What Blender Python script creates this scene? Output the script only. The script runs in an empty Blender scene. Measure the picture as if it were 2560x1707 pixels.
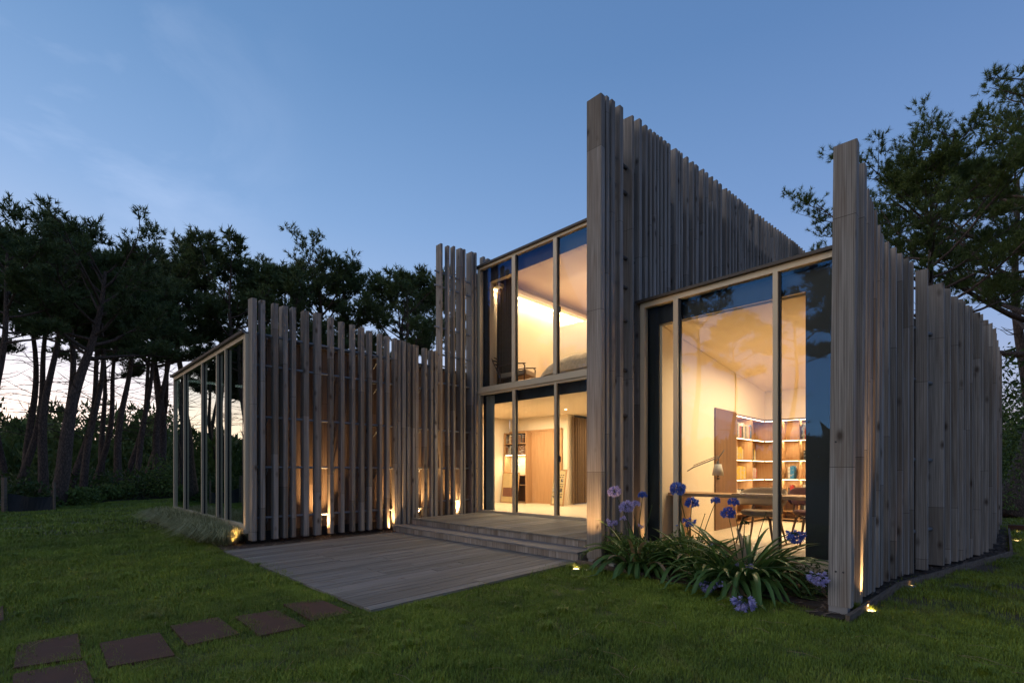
import bpy, bmesh, math, random
import numpy as np
from mathutils import Vector, Matrix, noise
R = math.radians
random.seed(7); rng = np.random.default_rng(7)
D = bpy.data; SC = bpy.context.scene; COL = SC.collection
# ---------------------------------------------------------------- camera
# building frame: x along the glazed fronts, y into the depth, z up; camera above the origin
TH = R(43.562)
cam_d = D.cameras.new('camera'); cam = D.objects.new('camera', cam_d); COL.objects.link(cam)
cam.location = (0, 0, 1.35); cam.rotation_euler = (R(90), 0, TH)
cam_d.sensor_width = 36; cam_d.lens = 17.80; cam_d.shift_y = 0.1264
cam_d.clip_start = 0.05; cam_d.clip_end = 2000
SC.camera = cam
# ---------------------------------------------------------------- world: dusk sky
W = D.worlds.new('World'); SC.world = W; W.use_nodes = True
nt = W.node_tree; nt.nodes.clear()
def wn(t, **k):
    n = nt.nodes.new(t)
    for a, b in k.items(): setattr(n, a, b)
    return n
def wl(a, b): nt.links.new(a, b)
def wmath(op, a, b=None, c=None, clamp=False):
    n = wn('ShaderNodeMath', operation=op, use_clamp=clamp)
    for i, v in enumerate((a, b, c)):
        if v is None: continue
        if isinstance(v, (int, float)): n.inputs[i].default_value = v
        else: wl(v, n.inputs[i])
    return n.outputs[0]
tc = wn('ShaderNodeTexCoord'); sep = wn('ShaderNodeSeparateXYZ'); wl(tc.outputs['Generated'], sep.inputs[0])
zel = wmath('MAXIMUM', sep.outputs[2], 0.0)
ramp = wn('ShaderNodeValToRGB'); wl(zel, ramp.inputs[0])
cr = ramp.color_ramp
stops = [(0.0, (.80, .66, .62)), (.05, (.74, .68, .72)), (.12, (.50, .60, .80)), (.22, (.34, .51, .80)),
         (.42, (.21, .38, .68)), (.62, (.125, .27, .53)), (1.0, (.06, .15, .34))]
while len(cr.elements) < len(stops): cr.elements.new(.5)
for e, (p, c) in zip(cr.elements, stops): e.position = p; e.color = (*c, 1)
SUN_AZ = Vector((-.93, -.36, 0)).normalized()      # where the sun went down
dot = wn('ShaderNodeVectorMath', operation='DOT_PRODUCT'); wl(tc.outputs['Generated'], dot.inputs[0]); dot.inputs[1].default_value = SUN_AZ
glow = wmath('MULTIPLY', wmath('POWER', wmath('MULTIPLY_ADD', dot.outputs[1], .5, .5, True), 2.5),
             wmath('POWER', wmath('SUBTRACT', 1.0, zel, None, True), 9.0))
gm = wn('ShaderNodeMix', data_type='RGBA', blend_type='ADD', clamp_factor=False); gm.inputs[0].default_value = 1
wl(ramp.outputs[0], gm.inputs[6])
gc = wn('ShaderNodeMix', data_type='RGBA', blend_type='MIX', clamp_factor=False)
wl(glow, gc.inputs[0]); gc.inputs[6].default_value = (0, 0, 0, 1); gc.inputs[7].default_value = (2.6, 1.75, 1.15, 1); wl(gc.outputs[2], gm.inputs[7])
# darker, more violet towards the side away from the sunset
side = wmath('MULTIPLY_ADD', dot.outputs[1], .24, .86)
sm = wn('ShaderNodeMix', data_type='RGBA', blend_type='MULTIPLY'); sm.inputs[0].default_value = 1
cmb = wn('ShaderNodeCombineColor'); wl(side, cmb.inputs[0]); wl(side, cmb.inputs[1]); wl(wmath('MULTIPLY_ADD', dot.outputs[1], .16, .93), cmb.inputs[2])
wl(gm.outputs[2], sm.inputs[6]); wl(cmb.outputs[0], sm.inputs[7])
# thin wisps of cloud
mp = wn('ShaderNodeMapping'); mp.inputs['Scale'].default_value = (2.2, 2.2, 4.0); mp.inputs['Location'].default_value = (.35, .8, .1)
mp.inputs['Rotation'].default_value = (0.3, .6, .2)
wl(tc.outputs['Generated'], mp.inputs[0])
cn = wn('ShaderNodeTexNoise'); cn.inputs['Scale'].default_value = 1.6; cn.inputs['Detail'].default_value = 9; cn.inputs['Roughness'].default_value = .58; cn.inputs['Distortion'].default_value = .5
wl(mp.outputs[0], cn.inputs['Vector'])
dc = wn('ShaderNodeVectorMath', operation='DOT_PRODUCT'); wl(tc.outputs['Generated'], dc.inputs[0]); dc.inputs[1].default_value = Vector((-.88, -.06, .47)).normalized()
cmask = wmath('POWER', wmath('MULTIPLY_ADD', dc.outputs[1], 9.0, -8.0, True), 1.5)
cl = wmath('MULTIPLY', wmath('MULTIPLY_ADD', cn.outputs[0], 3.6, -1.75, True), wmath('MULTIPLY', cmask, .20))
cm = wn('ShaderNodeMix', data_type='RGBA', blend_type='ADD', clamp_factor=False); cm.inputs[0].default_value = 1
cc = wn('ShaderNodeMix', data_type='RGBA', blend_type='MIX'); wl(cl, cc.inputs[0]); cc.inputs[6].default_value = (0, 0, 0, 1); cc.inputs[7].default_value = (.9, .82, .8, 1)
wl(sm.outputs[2], cm.inputs[6]); wl(cc.outputs[2], cm.inputs[7])
bg1 = wn('ShaderNodeBackground'); wl(cm.outputs[2], bg1.inputs[0]); bg1.inputs[1].default_value = .71
sky = wn('ShaderNodeTexSky', sky_type='NISHITA'); sky.sun_disc = False
sky.sun_elevation = R(.5); sky.sun_rotation = math.atan2(SUN_AZ.x, SUN_AZ.y)
bg2 = wn('ShaderNodeBackground'); wl(sky.outputs[0], bg2.inputs[0]); bg2.inputs[1].default_value = .05
ad = wn('ShaderNodeAddShader'); wl(bg1.outputs[0], ad.inputs[0]); wl(bg2.outputs[0], ad.inputs[1])
wo = wn('ShaderNodeOutputWorld'); wl(ad.outputs[0], wo.inputs[0])
# after-glow from the west, very soft
sd = D.lights.new('sun', 'SUN'); sun = D.objects.new('sun', sd); COL.objects.link(sun)
sd.energy = .50; sd.angle = R(50); sd.color = (1, .82, .60)
sun.rotation_euler = (-(SUN_AZ + Vector((.65, -.75, .62)))).to_track_quat('-Z', 'Y').to_euler()
SC.view_settings.view_transform = 'Standard'; SC.view_settings.look = 'None'; SC.view_settings.gamma = 1
SC.view_settings.use_curve_mapping = False; SC.view_settings.exposure = .45
SC.render.engine = 'CYCLES'
cy = SC.cycles
cy.use_denoising = True; cy.max_bounces = 7; cy.diffuse_bounces = 3; cy.glossy_bounces = 4; cy.transmission_bounces = 4
cy.transparent_max_bounces = 16; cy.caustics_reflective = False; cy.caustics_refractive = False; cy.sample_clamp_indirect = 4
# ================================================================ helpers
def link(name, me, m=None, parent=None, loc=(0, 0, 0), rot=(0, 0, 0)):
    o = D.objects.new(name, me); COL.objects.link(o); o.location = loc; o.rotation_euler = rot
    if m is not None and me is not None and not me.materials:
        for k in (m if isinstance(m, (list, tuple)) else [m]): me.materials.append(k)
    if parent is not None: o.parent = parent
    return o
def tag(o, label=None, cat=None, group=None, kind=None):
    if label: o['label'] = label
    if cat: o['category'] = cat
    if group: o['group'] = group
    if kind: o['kind'] = kind
    return o
def thing(name, label, cat, loc=(0, 0, 0), group=None, rot=(0, 0, 0)):
    return tag(link(name, None, loc=loc, rot=rot), label, cat, group)
def node(name, parent, label=None, loc=(0, 0, 0)):
    return tag(link(name, None, parent=parent, loc=loc), label)
class MB:
    def __init__(s): s.v = []; s.f = []; s.mi = []
    def add(s, vs, fs, mi=0):
        o = len(s.v); s.v += [tuple(v) for v in vs]; s.f += [tuple(i + o for i in f) for f in fs]; s.mi += [mi] * len(fs)
    def hexa(s, b, t, mi=0):     # b, t: 4 corners each, counter-clockwise from above
        s.add(list(b) + list(t), [(3, 2, 1, 0), (4, 5, 6, 7), (0, 1, 5, 4), (1, 2, 6, 5), (2, 3, 7, 6), (3, 0, 4, 7)], mi)
    def box(s, x0, x1, y0, y1, z0, z1, mi=0):
        s.hexa([(x0, y0, z0), (x1, y0, z0), (x1, y1, z0), (x0, y1, z0)], [(x0, y0, z1), (x1, y0, z1), (x1, y1, z1), (x0, y1, z1)], mi)
    def prism(s, poly, z0, z1, mi=0, top=None):
        n = len(poly); top = top or poly
        vs = [(x, y, z0) for x, y in poly] + [(x, y, z1 if not callable(z1) else z1(x, y)) for x, y in top]
        s.add(vs, [tuple(range(n - 1, -1, -1)), tuple(range(n, 2 * n))] + [(i, (i + 1) % n, n + (i + 1) % n, n + i) for i in range(n)], mi)
    def tube(s, pts, rad, n=8, mi=0, cap=True):
        pts = [Vector(p) for p in pts]
        if not hasattr(rad, '__len__'): rad = [rad] * len(pts)
        o = len(s.v); prev = None
        for i, p in enumerate(pts):
            t = (pts[min(i + 1, len(pts) - 1)] - pts[max(i - 1, 0)]).normalized()
            if prev is None: a = t.orthogonal().normalized()
            else:
                a = prev - t * prev.dot(t); a = a.normalized() if a.length > 1e-6 else t.orthogonal().normalized()
            prev = a; b = t.cross(a)
            for k in range(n):
                q = 2 * math.pi * k / n; s.v.append(tuple(p + (a * math.cos(q) + b * math.sin(q)) * rad[i]))
        for i in range(len(pts) - 1):
            for k in range(n):
                k2 = (k + 1) % n; s.f.append((o + i * n + k, o + i * n + k2, o + (i + 1) * n + k2, o + (i + 1) * n + k)); s.mi.append(mi)
        if cap:
            s.f.append(tuple(o + k for k in range(n - 1, -1, -1))); s.mi.append(mi)
            s.f.append(tuple(o + (len(pts) - 1) * n + k for k in range(n))); s.mi.append(mi)
    def lathe(s, prof, n=24, mi=0, c=(0, 0, 0)):
        o = len(s.v)
        for r, z in prof:
            for k in range(n):
                q = 2 * math.pi * k / n; s.v.append((c[0] + r * math.cos(q), c[1] + r * math.sin(q), c[2] + z))
        for i in range(len(prof) - 1):
            for k in range(n):
                k2 = (k + 1) % n; s.f.append((o + i * n + k, o + i * n + k2, o + (i + 1) * n + k2, o + (i + 1) * n + k)); s.mi.append(mi)
    def mesh(s, name, smooth=False):
        me = D.meshes.new(name); me.from_pydata(s.v, [], s.f); me.polygons.foreach_set('material_index', s.mi)
        if smooth: me.polygons.foreach_set('use_smooth', [True] * len(me.polygons))
        me.update(); return me
    def build(s, name, m, parent=None, loc=(0, 0, 0), rot=(0, 0, 0), smooth=False):
        return link(name, s.mesh(name, smooth), m, parent, loc, rot)
def np_mesh(name, verts, tris):
    me = D.meshes.new(name); nv = len(verts); nf = len(tris); k = tris.shape[1]
    me.vertices.add(nv); me.vertices.foreach_set('co', np.asarray(verts, np.float32).ravel())
    me.loops.add(nf * k); me.loops.foreach_set('vertex_index', np.asarray(tris, np.int32).ravel())
    me.polygons.add(nf); me.polygons.foreach_set('loop_start', np.arange(0, nf * k, k, dtype=np.int32))
    me.update(calc_edges=True); me.validate(); return me
# ---------------------------------------------------------------- materials
class Mat:
    def __init__(s, name):
        s.m = D.materials.new(name); s.m.use_nodes = True; s.t = s.m.node_tree; s.t.nodes.clear()
        s.out = s.n('ShaderNodeOutputMaterial'); s.b = s.n('ShaderNodeBsdfPrincipled'); s.l(s.b.outputs[0], s.out.inputs[0])
    def n(s, t, **k):
        n = s.t.nodes.new(t)
        for a, b in k.items(): setattr(n, a, b)
        return n
    def l(s, a, b): s.t.links.new(a, b)
    def put(s, inp, v):
        if isinstance(v, (int, float)): inp.default_value = v
        elif isinstance(v, (tuple, list)): inp.default_value = tuple(v) + ((1,) if len(v) == 3 and len(inp.default_value) == 4 else ())
        else: s.l(v, inp)
    def math(s, op, a, b=None, c=None, clamp=False):
        n = s.n('ShaderNodeMath', operation=op, use_clamp=clamp)
        for i, v in enumerate((a, b, c)):
            if v is not None: s.put(n.inputs[i], v)
        return n.outputs[0]
    def mix(s, f, a, b, mode='MIX'):
        n = s.n('ShaderNodeMix', data_type='RGBA', blend_type=mode); s.put(n.inputs[0], f); s.put(n.inputs[6], a); s.put(n.inputs[7], b); return n.outputs[2]
    def ramp(s, f, st, interp='LINEAR'):
        n = s.n('ShaderNodeValToRGB'); s.l(f, n.inputs[0]); n.color_ramp.interpolation = interp
        while len(n.color_ramp.elements) < len(st): n.color_ramp.elements.new(.5)
        for e, (p, c) in zip(n.color_ramp.elements, st): e.position = p; e.color = (*c, 1) if isinstance(c, tuple) else (c, c, c, 1)
        return n.outputs[0]
    def coords(s, scale=(1, 1, 1), which='Object', rnd=0.0):
        t = s.n('ShaderNodeTexCoord').outputs[which]
        if rnd:
            oi = s.n('ShaderNodeObjectInfo'); v = s.n('ShaderNodeVectorMath', operation='ADD'); c = s.n('ShaderNodeCombineXYZ')
            s.l(s.math('MULTIPLY', oi.outputs['Random'], rnd), c.inputs[0]); s.l(s.math('MULTIPLY', oi.outputs['Random'], rnd * 1.7), c.inputs[2]); s.l(s.math('MULTIPLY', oi.outputs['Random'], rnd * 2.3), c.inputs[1])
            s.l(t, v.inputs[0]); s.l(c.outputs[0], v.inputs[1]); t = v.outputs[0]
        m = s.n('ShaderNodeMapping'); m.inputs['Scale'].default_value = scale; s.l(t, m.inputs[0]); return m.outputs[0]
    def noise(s, vec, scale=5, detail=4, rough=.55, dist=0):
        n = s.n('ShaderNodeTexNoise'); s.l(vec, n.inputs['Vector']); n.inputs['Scale'].default_value = scale; n.inputs['Detail'].default_value = detail
        n.inputs['Roughness'].default_value = rough; n.inputs['Distortion'].default_value = dist; return n.outputs[0]
    def bump(s, h, strength=.3, dist=.01):
        n = s.n('ShaderNodeBump'); n.inputs['Strength'].default_value = strength; n.inputs['Distance'].default_value = dist; s.l(h, n.inputs['Height']); s.l(n.outputs[0], s.b.inputs['Normal'])
    def base(s, c=None, rough=None, metal=None, **k):
        if c is not None: s.put(s.b.inputs['Base Color'], c)
        if rough is not None: s.put(s.b.inputs['Roughness'], rough)
        if metal is not None: s.put(s.b.inputs['Metallic'], metal)
        for a, v in k.items(): s.put(s.b.inputs[a.replace('_', ' ')], v)
        return s
M = {}
def simple(name, c, rough=.6, metal=0, vary=.12, sc=6, bump=0, **k):
    m = Mat(name); co = m.coords((sc, sc, sc), rnd=9)
    f = m.noise(co, 1, 4)
    m.base(m.mix(f, tuple(x * (1 - vary) for x in c), tuple(min(1, x * (1 + vary)) for x in c)), rough, metal, **k)
    if bump: m.bump(m.noise(co, 6, 5), bump)
    M[name] = m.m; return m
def wood(name, dark, light, axis=2, knots=True, joints=True, fine=70, rough=.82, tonevar=.35, bump=.25, brown=(.17, .105, .062), brownamt=.5):
    m = Mat(name); sc = [fine] * 3; sc[axis] = 1.3
    co = m.coords(tuple(sc), rnd=13)
    g1 = m.noise(co, 1, 5, .6, .3)
    sc2 = [9] * 3; sc2[axis] = .7; g2 = m.noise(m.coords(tuple(sc2), rnd=7), 1, 3, .5, 1.2)
    wv = m.n('ShaderNodeTexWave', wave_type='BANDS', bands_direction='X' if axis != 0 else 'Y'); sc3 = [14] * 3; sc3[axis] = .35
    m.l(m.coords(tuple(sc3), rnd=5), wv.inputs['Vector']); wv.inputs['Scale'].default_value = 1.2; wv.inputs['Distortion'].default_value = 7; wv.inputs['Detail'].default_value = 3
    f = m.math('ADD', m.math('MULTIPLY', g1, .86), m.math('MULTIPLY', wv.outputs['Fac'], .14))
    c = m.mix(m.ramp(f, [(.3, 0.0), (.72, 1.0)]), dark, light)
    oi = m.n('ShaderNodeObjectInfo'); rnd = oi.outputs['Random']
    if joints:      # each post is spliced from shorter lengths: the tone changes at the joint
        sx = m.n('ShaderNodeSeparateXYZ'); m.l(m.n('ShaderNodeTexCoord').outputs['Object'], sx.inputs[0])
        q = m.math('ADD', m.math('DIVIDE', sx.outputs[axis], 2.3), m.math('MULTIPLY', rnd, 7.0))
        wnz = m.n('ShaderNodeTexWhiteNoise', noise_dimensions='1D'); m.l(m.math('FLOOR', q), wnz.inputs['W']); tone = wnz.outputs['Value']
        ln = m.math('LESS_THAN', m.math('FRACT', q), .0022)
    else: tone = rnd; ln = None
    c = m.mix(m.math('MULTIPLY', m.ramp(g2, [(.42, 0.0), (.75, 1.0)]), brownamt), c, brown)
    tn = m.math('MULTIPLY_ADD', tone, tonevar, 1 - tonevar * .5)
    cb = m.n('ShaderNodeCombineColor'); m.l(tn, cb.inputs[0]); m.l(m.math('MULTIPLY_ADD', tone, tonevar * 1.1, 1 - tonevar * .57), cb.inputs[1]); m.l(m.math('MULTIPLY_ADD', tone, tonevar * 1.25, 1 - tonevar * .66), cb.inputs[2])
    c = m.mix(1.0, c, cb.outputs[0], 'MULTIPLY')
    if knots:
        vo = m.n('ShaderNodeTexVoronoi', feature='F1'); sc4 = [6.5] * 3; sc4[axis] = 3.4; m.l(m.coords(tuple(sc4), rnd=21), vo.inputs['Vector']); vo.inputs['Scale'].default_value = 1
        sc_ = m.n('ShaderNodeSeparateColor'); m.l(vo.outputs['Color'], sc_.inputs[0])
        kn = m.math('MULTIPLY', m.ramp(vo.outputs['Distance'], [(.08, 1.0), (.16, .5), (.27, 0.0)]), m.math('GREATER_THAN', sc_.outputs[0], .58))
        c = m.mix(m.math('MULTIPLY', kn, .85), c, (.05, .033, .023))
    if ln is not None: c = m.mix(ln, c, (.07, .055, .045))
    m.base(c, rough); m.b.inputs['Specular IOR Level'].default_value = .25
    m.bump(f, bump, .004); M[name] = m.m; return m
wood('larch', (.150, .134, .116), (.385, .352, .315), tonevar=.38, brown=(.18, .125, .082), brownamt=.5, bump=.5)
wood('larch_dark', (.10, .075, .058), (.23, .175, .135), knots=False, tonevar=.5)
wood('deck_wood', (.12, .112, .098), (.285, .268, .24), axis=1, knots=False, joints=False, tonevar=.38, fine=45, brown=(.16, .12, .09), brownamt=.35)
wood('riser_wood', (.20, .165, .135), (.44, .375, .31), axis=2, knots=False, joints=False, tonevar=.45, fine=50)
wood('edge_wood', (.09, .068, .050), (.21, .165, .125), axis=1, knots=False, joints=False, tonevar=.2, fine=30)
wood('oak', (.34, .19, .09), (.52, .31, .16), axis=2, knots=False, joints=False, tonevar=.06, fine=30, rough=.5, bump=.05, brown=(.4, .22, .1), brownamt=.3)
wood('oak_dark', (.13, .065, .034), (.22, .115, .06), axis=2, knots=False, joints=False, tonevar=.05, fine=30, rough=.5, bump=.05)
simple('bronze_alu', (.60, .50, .35), .42, .15, .04, 3)
simple('roof_metal', (.07, .062, .055), .5, .5, .1)
simple('dark_steel', (.05, .05, .052), .6, .3)
simple('steel', (.22, .24, .26), .5, .5, .15, 10)
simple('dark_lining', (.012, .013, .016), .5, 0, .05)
simple('brown_lining', (.045, .028, .022), .6, 0, .05)
simple('plaster', (.78, .66, .50), .8, 0, .02, 2)
simple('pale_floor', (.70, .58, .42), .35, 0, .05, 2)
simple('curtain_brown', (.14, .085, .045), .85, 0, .3, 12)
simple('red_dull', (.15, .06, .04), .6, 0, .4, 6)
simple('curtain_net', (.32, .30, .27), .9, 0, .1)
simple('black_plastic', (.015, .015, .015), .5, 0, .05)
simple('shell_fabric', (.28, .215, .155), .9, 0, .15, 40, .2)
simple('plum_fabric', (.10, .045, .05), .9, 0, .15, 40, .2)
simple('walnut', (.09, .045, .025), .45, 0, .2, 14)
simple('fur', (.62, .48, .33), .95, 0, .45, 14, .8)
simple('shade_grey', (.55, .53, .48), .6, 0, .04)
simple('concrete', (.30, .29, .28), .9, 0, .15, 9, .2)
simple('soil', (.045, .032, .022), .95, 0, .4, 12, .6)
simple('tarp', (.012, .013, .012), .7, 0, .3, 12, .4)
simple('stone_pale', (.5, .5, .46), .8, 0, .15, 12)
m = simple('rust', (.085, .034, .016), .8, 0, .35, 5)
m.bump(m.noise(m.coords((30, 30, 30)), 3, 5), .25, .003)
def glass(name, tint=(.93, .96, .95), r0=.075, k=.9, coat=(.97, .98, 1)):
    m = Mat(name); m.t.nodes.remove(m.b)
    lw = m.n('ShaderNodeLayerWeight'); lw.inputs['Blend'].default_value = .5
    f = m.math('MULTIPLY_ADD', m.math('POWER', lw.outputs['Facing'], 4.2), k, r0, True)
    tr = m.n('ShaderNodeBsdfTransparent'); tr.inputs[0].default_value = (*tint, 1)
    gl = m.n('ShaderNodeBsdfGlossy'); gl.inputs['Roughness'].default_value = 0.0; gl.inputs[0].default_value = (*coat, 1)
    # float glass is never quite flat
    bp = m.n('ShaderNodeBump'); bp.inputs['Strength'].default_value = .12; bp.inputs['Distance'].default_value = .004
    m.l(m.noise(m.coords((1.1, 1.1, .8), rnd=5), 1, 2), bp.inputs['Height']); m.l(bp.outputs[0], gl.inputs['Normal'])
    mx = m.n('ShaderNodeMixShader'); m.l(f, mx.inputs[0]); m.l(tr.outputs[0], mx.inputs[1]); m.l(gl.outputs[0], mx.inputs[2]); m.l(mx.outputs[0], m.out.inputs[0])
    M[name] = m.m
glass('glass', r0=.038, coat=(.12, .40, 1.0)); glass('glass_mirror', (.40, .48, .44), .22, 1.0, (.9, 1, .95))
def emit(name, c, st):
    m = Mat(name); m.base((0, 0, 0), .5); m.b.inputs['Emission Color'].default_value = (*c, 1); m.b.inputs['Emission Strength'].default_value = st; M[name] = m.m
emit('lamp_lens', (1, .62, .26), 16); emit('lamp_lens_dim', (1, .62, .26), 4); emit('led', (1, .78, .48), 9); emit('led_strong', (1, .74, .42), 16)
# bark
m = Mat('bark'); co = m.coords((9, 9, 2.2), rnd=5); f = m.noise(co, 1.5, 6, .7, .6)
vo = m.n('ShaderNodeTexVoronoi', feature='DISTANCE_TO_EDGE'); m.l(m.coords((9, 9, 3), rnd=5), vo.inputs['Vector']); vo.inputs['Scale'].default_value = 1.6
m.base(m.mix(m.math('MULTIPLY', f, m.ramp(vo.outputs['Distance'], [(0, .25), (.2, 1.0)])), (.03, .021, .016), (.24, .165, .125)), .95)
m.bump(m.math('ADD', f, vo.outputs['Distance']), .8, .04); M['bark'] = m.m
# needles, leaves: slightly translucent
def leafmat(name, dark, light, tip=None, rough=.55, trans=.25, wscale=.5):
    m = Mat(name); geo = m.n('ShaderNodeNewGeometry')
    v = m.n('ShaderNodeVectorMath', operation='SCALE'); m.l(geo.outputs['Position'], v.inputs[0]); v.inputs[3].default_value = wscale
    f1 = m.noise(v.outputs[0], 1, 3); isl = geo.outputs['Random Per Island']
    f = m.math('ADD', m.math('MULTIPLY', f1, .6), m.math('MULTIPLY', isl, .4))
    c = m.mix(m.ramp(f, [(.25, 0.0), (.75, 1.0)]), dark, light)
    if tip: c = m.mix(m.math('GREATER_THAN', isl, .93), c, tip)
    m.base(c, rough); m.b.inputs['Specular IOR Level'].default_value = .3
    ts = m.n('ShaderNodeBsdfTranslucent'); m.l(c, ts.inputs[0]); mx = m.n('ShaderNodeMixShader'); mx.inputs[0].default_value = trans
    m.l(m.b.outputs[0], mx.inputs[1]); m.l(ts.outputs[0], mx.inputs[2]); m.l(mx.outputs[0], m.out.inputs[0]); M[name] = m.m
leafmat('needles', (.045, .068, .026), (.13, .18, .055))
leafmat('needles_light', (.055, .085, .022), (.16, .21, .05))
leafmat('thicket', (.09, .13, .035), (.22, .28, .08))
leafmat('bush_leaf', (.025, .05, .012), (.085, .13, .03), wscale=2)
leafmat('shrub_leaf', (.06, .10, .022), (.17, .24, .05), wscale=4)
leafmat('strap_leaf', (.05, .11, .03), (.13, .23, .06), wscale=3, rough=.33)
leafmat('fescue', (.20, .22, .09), (.60, .58, .32), wscale=3)
leafmat('petal_lilac', (.34, .31, .60), (.55, .52, .82), wscale=9, trans=.4)
leafmat('petal_blue', (.04, .10, .45), (.12, .24, .75), wscale=9, trans=.5)
leafmat('petal_red', (.4, .03, .01), (.6, .06, .02), wscale=9)
leafmat('stalk', (.03, .06, .02), (.06, .10, .03), wscale=5)
leafmat('stalk_dry', (.25, .17, .09), (.4, .3, .18), wscale=5)
# lawn blades and lawn base share a patch map in world space
def lawn_color(m, lo, hi, dry):
    geo = m.n('ShaderNodeNewGeometry'); p = geo.outputs['Position']
    n1 = m.noise(p, .55, 5, .6, .4); n2 = m.noise(p, 2.6, 4, .6)
    f = m.math('ADD', m.math('MULTIPLY', n1, .55), m.math('MULTIPLY', n2, .45))
    c = m.mix(m.ramp(f, [(.38, 0.0), (.60, 1.0)]), lo, hi)
    return m.mix(m.math('MULTIPLY', m.ramp(m.noise(p, 1.1, 6, .7, 1.0), [(.55, 0.0), (.72, 1.0)]), .6), c, dry), geo
m = Mat('grass_blade'); c, geo = lawn_color(m, (.07, .115, .010), (.27, .34, .034), (.30, .24, .08))
c = m.mix(m.math('MULTIPLY', geo.outputs['Random Per Island'], .5), c, (.22, .30, .05)); m.base(c, .5); m.b.inputs['Specular IOR Level'].default_value = .25
M['grass_blade'] = m.m
m = Mat('lawn_base'); c, geo = lawn_color(m, (.035, .048, .008), (.10, .12, .018), (.055, .045, .022))
sp = m.n('ShaderNodeSeparateXYZ'); m.l(geo.outputs['Position'], sp.inputs[0])
worn = m.math('MULTIPLY', m.math('MULTIPLY', m.math('GREATER_THAN', sp.outputs[0], -.95), m.math('GREATER_THAN', sp.outputs[1], 6.2)), m.ramp(m.noise(geo.outputs['Position'], 1.3, 4, .6), [(.38, 0.0), (.55, 1.0)]))
c = m.mix(worn, c, (.075, .050, .030)); m.base(c, .95); m.bump(m.noise(geo.outputs['Position'], 14, 5, .7), .9, .03); M['lawn_base'] = m.m
# ================================================================ setting: ground
def cu(v):       # ground line of the curved east screen
    C = [(5.47, -.935), (6.2, -.945), (6.54, -.924), (7.0, -.905), (7.45, -.86), (7.87, -.775), (8.3, -.66), (8.68, -.575), (9.03, -.475), (9.35, -.40), (9.87, -.285), (10.3, -.205), (10.67, -.11), (11.2, -.02), (12.54, .03), (14.5, .08), (18, .16)]
    if v <= C[0][0]: return C[0][1]
    for (a, b), (c_, d) in zip(C, C[1:]):
        if v <= c_: return b + (d - b) * (v - a) / (c_ - a)
    return C[-1][1]
def gz(x, y):    # gentle lie of the land far away
    d = math.hypot(x, y)
    return 0 if d < 26 else (d - 26) * .004 + .25 * noise.noise(Vector((x * .05, y * .05, 0))) * min(1, (d - 26) / 20)
gb = MB(); rings = [0, 1.5, 3, 5, 8, 12, 17, 23, 26, 32, 40, 55, 75, 110, 180, 320, 700, 1400]; NS = 64
gb.v.append((0, 0, 0))
for r in rings[1:]:
    for k in range(NS):
        a = 2 * math.pi * k / NS; x, y = r * math.cos(a), r * math.sin(a); gb.v.append((x, y, gz(x, y) if r < 200 else gz(x * 200 / r, y * 200 / r)))
for k in range(NS): gb.f.append((0, 1 + k, 1 + (k + 1) % NS)); gb.mi.append(0)
for i in range(len(rings) - 2):
    for k in range(NS):
        a = 1 + i * NS + k; b = 1 + i * NS + (k + 1) % NS; gb.f.append((a, a + NS, b + NS, b)); gb.mi.append(0)
tag(gb.build('lawn', M['lawn_base'], smooth=True), kind='structure')
# forest floor beyond the lawn, a sheet just above
fl = MB(); ne = 40
edge = [(-26.3, -9), (-26.6, 0), (-27.4, 2.6), (-28.3, 4.6), (-29.3, 7), (-31, 12), (-33, 18), (-34, 26)]
pts = edge + [(-34, 60), (-110, 60), (-110, -60), (-26, -60)]
fl.add([(x, y, gz(x, y) + .03) for x, y in pts], [tuple(range(len(pts)))])
simple('forest_soil', (.035, .030, .018), .95, 0, .5, 2, .8)
tag(fl.build('forest_floor', M['forest_soil']), kind='structure')
# mulch beds
def bed(name, poly, z=.03, chips=900, seed=1, zt=.05):
    b = MB(); b.prism(poly, -.05, z); o = b.build(name, M['soil']); tag(o, kind='structure')
    rr = random.Random(seed); c = MB(); xs = [p[0] for p in poly]; ys = [p[1] for p in poly]
    def inside(x, y):
        r = False; j = len(poly) - 1
        for i in range(len(poly)):
            (xi, yi), (xj, yj) = poly[i], poly[j]
            if (yi > y) != (yj > y) and x < (xj - xi) * (y - yi) / (yj - yi) + xi: r = not r
            j = i
        return r
    k = 0
    while k < chips:
        x = rr.uniform(min(xs), max(xs)); y = rr.uniform(min(ys), max(ys))
        if not inside(x, y): continue
        k += 1; a = rr.uniform(0, 3.14); L = rr.uniform(.02, .06); w = rr.uniform(.006, .015); ca, sa = math.cos(a), math.sin(a); zz = z + rr.uniform(0, .015); t = rr.uniform(-.3, .3) * L
        c.add([(x - ca * L - sa * w, y - sa * L + ca * w, zz - t), (x - ca * L + sa * w, y - sa * L - ca * w, zz - t), (x + ca * L + sa * w, y + sa * L - ca * w, zz + t + .004), (x + ca * L - sa * w, y + sa * L + ca * w, zz + t + .004)], [(0, 1, 2, 3)], rr.choice((0, 0, 1)))
    tag(c.build('bark_chips', [M['chip_dark'], M['chip_light']]), 'shredded bark mulch strewn over the planting bed', 'bark mulch', kind='stuff')
simple('chip_dark', (.06, .038, .026), .9, 0, .5, 20); simple('chip_light', (.17, .12, .085), .9, 0, .3, 20)
BORDER = [(-.955, 5.30), (-.80, 7.27), (-.42, 8.85), (.19, 11.38), (.235, 15.9)]
bed('planting_bed', [(-1.25, 5.35)] + [(p[0] - .02, p[1]) for p in BORDER] + [(-.6, 15.9), (-.9, 10)], chips=2600, seed=2)
bed('planting_bed', [(-10.6, 2.95), (-9.23, 2.80), (-9.33, 6.3), (-9.5, 9.0), (-10.6, 9.0)], chips=1600, seed=3)
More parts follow.
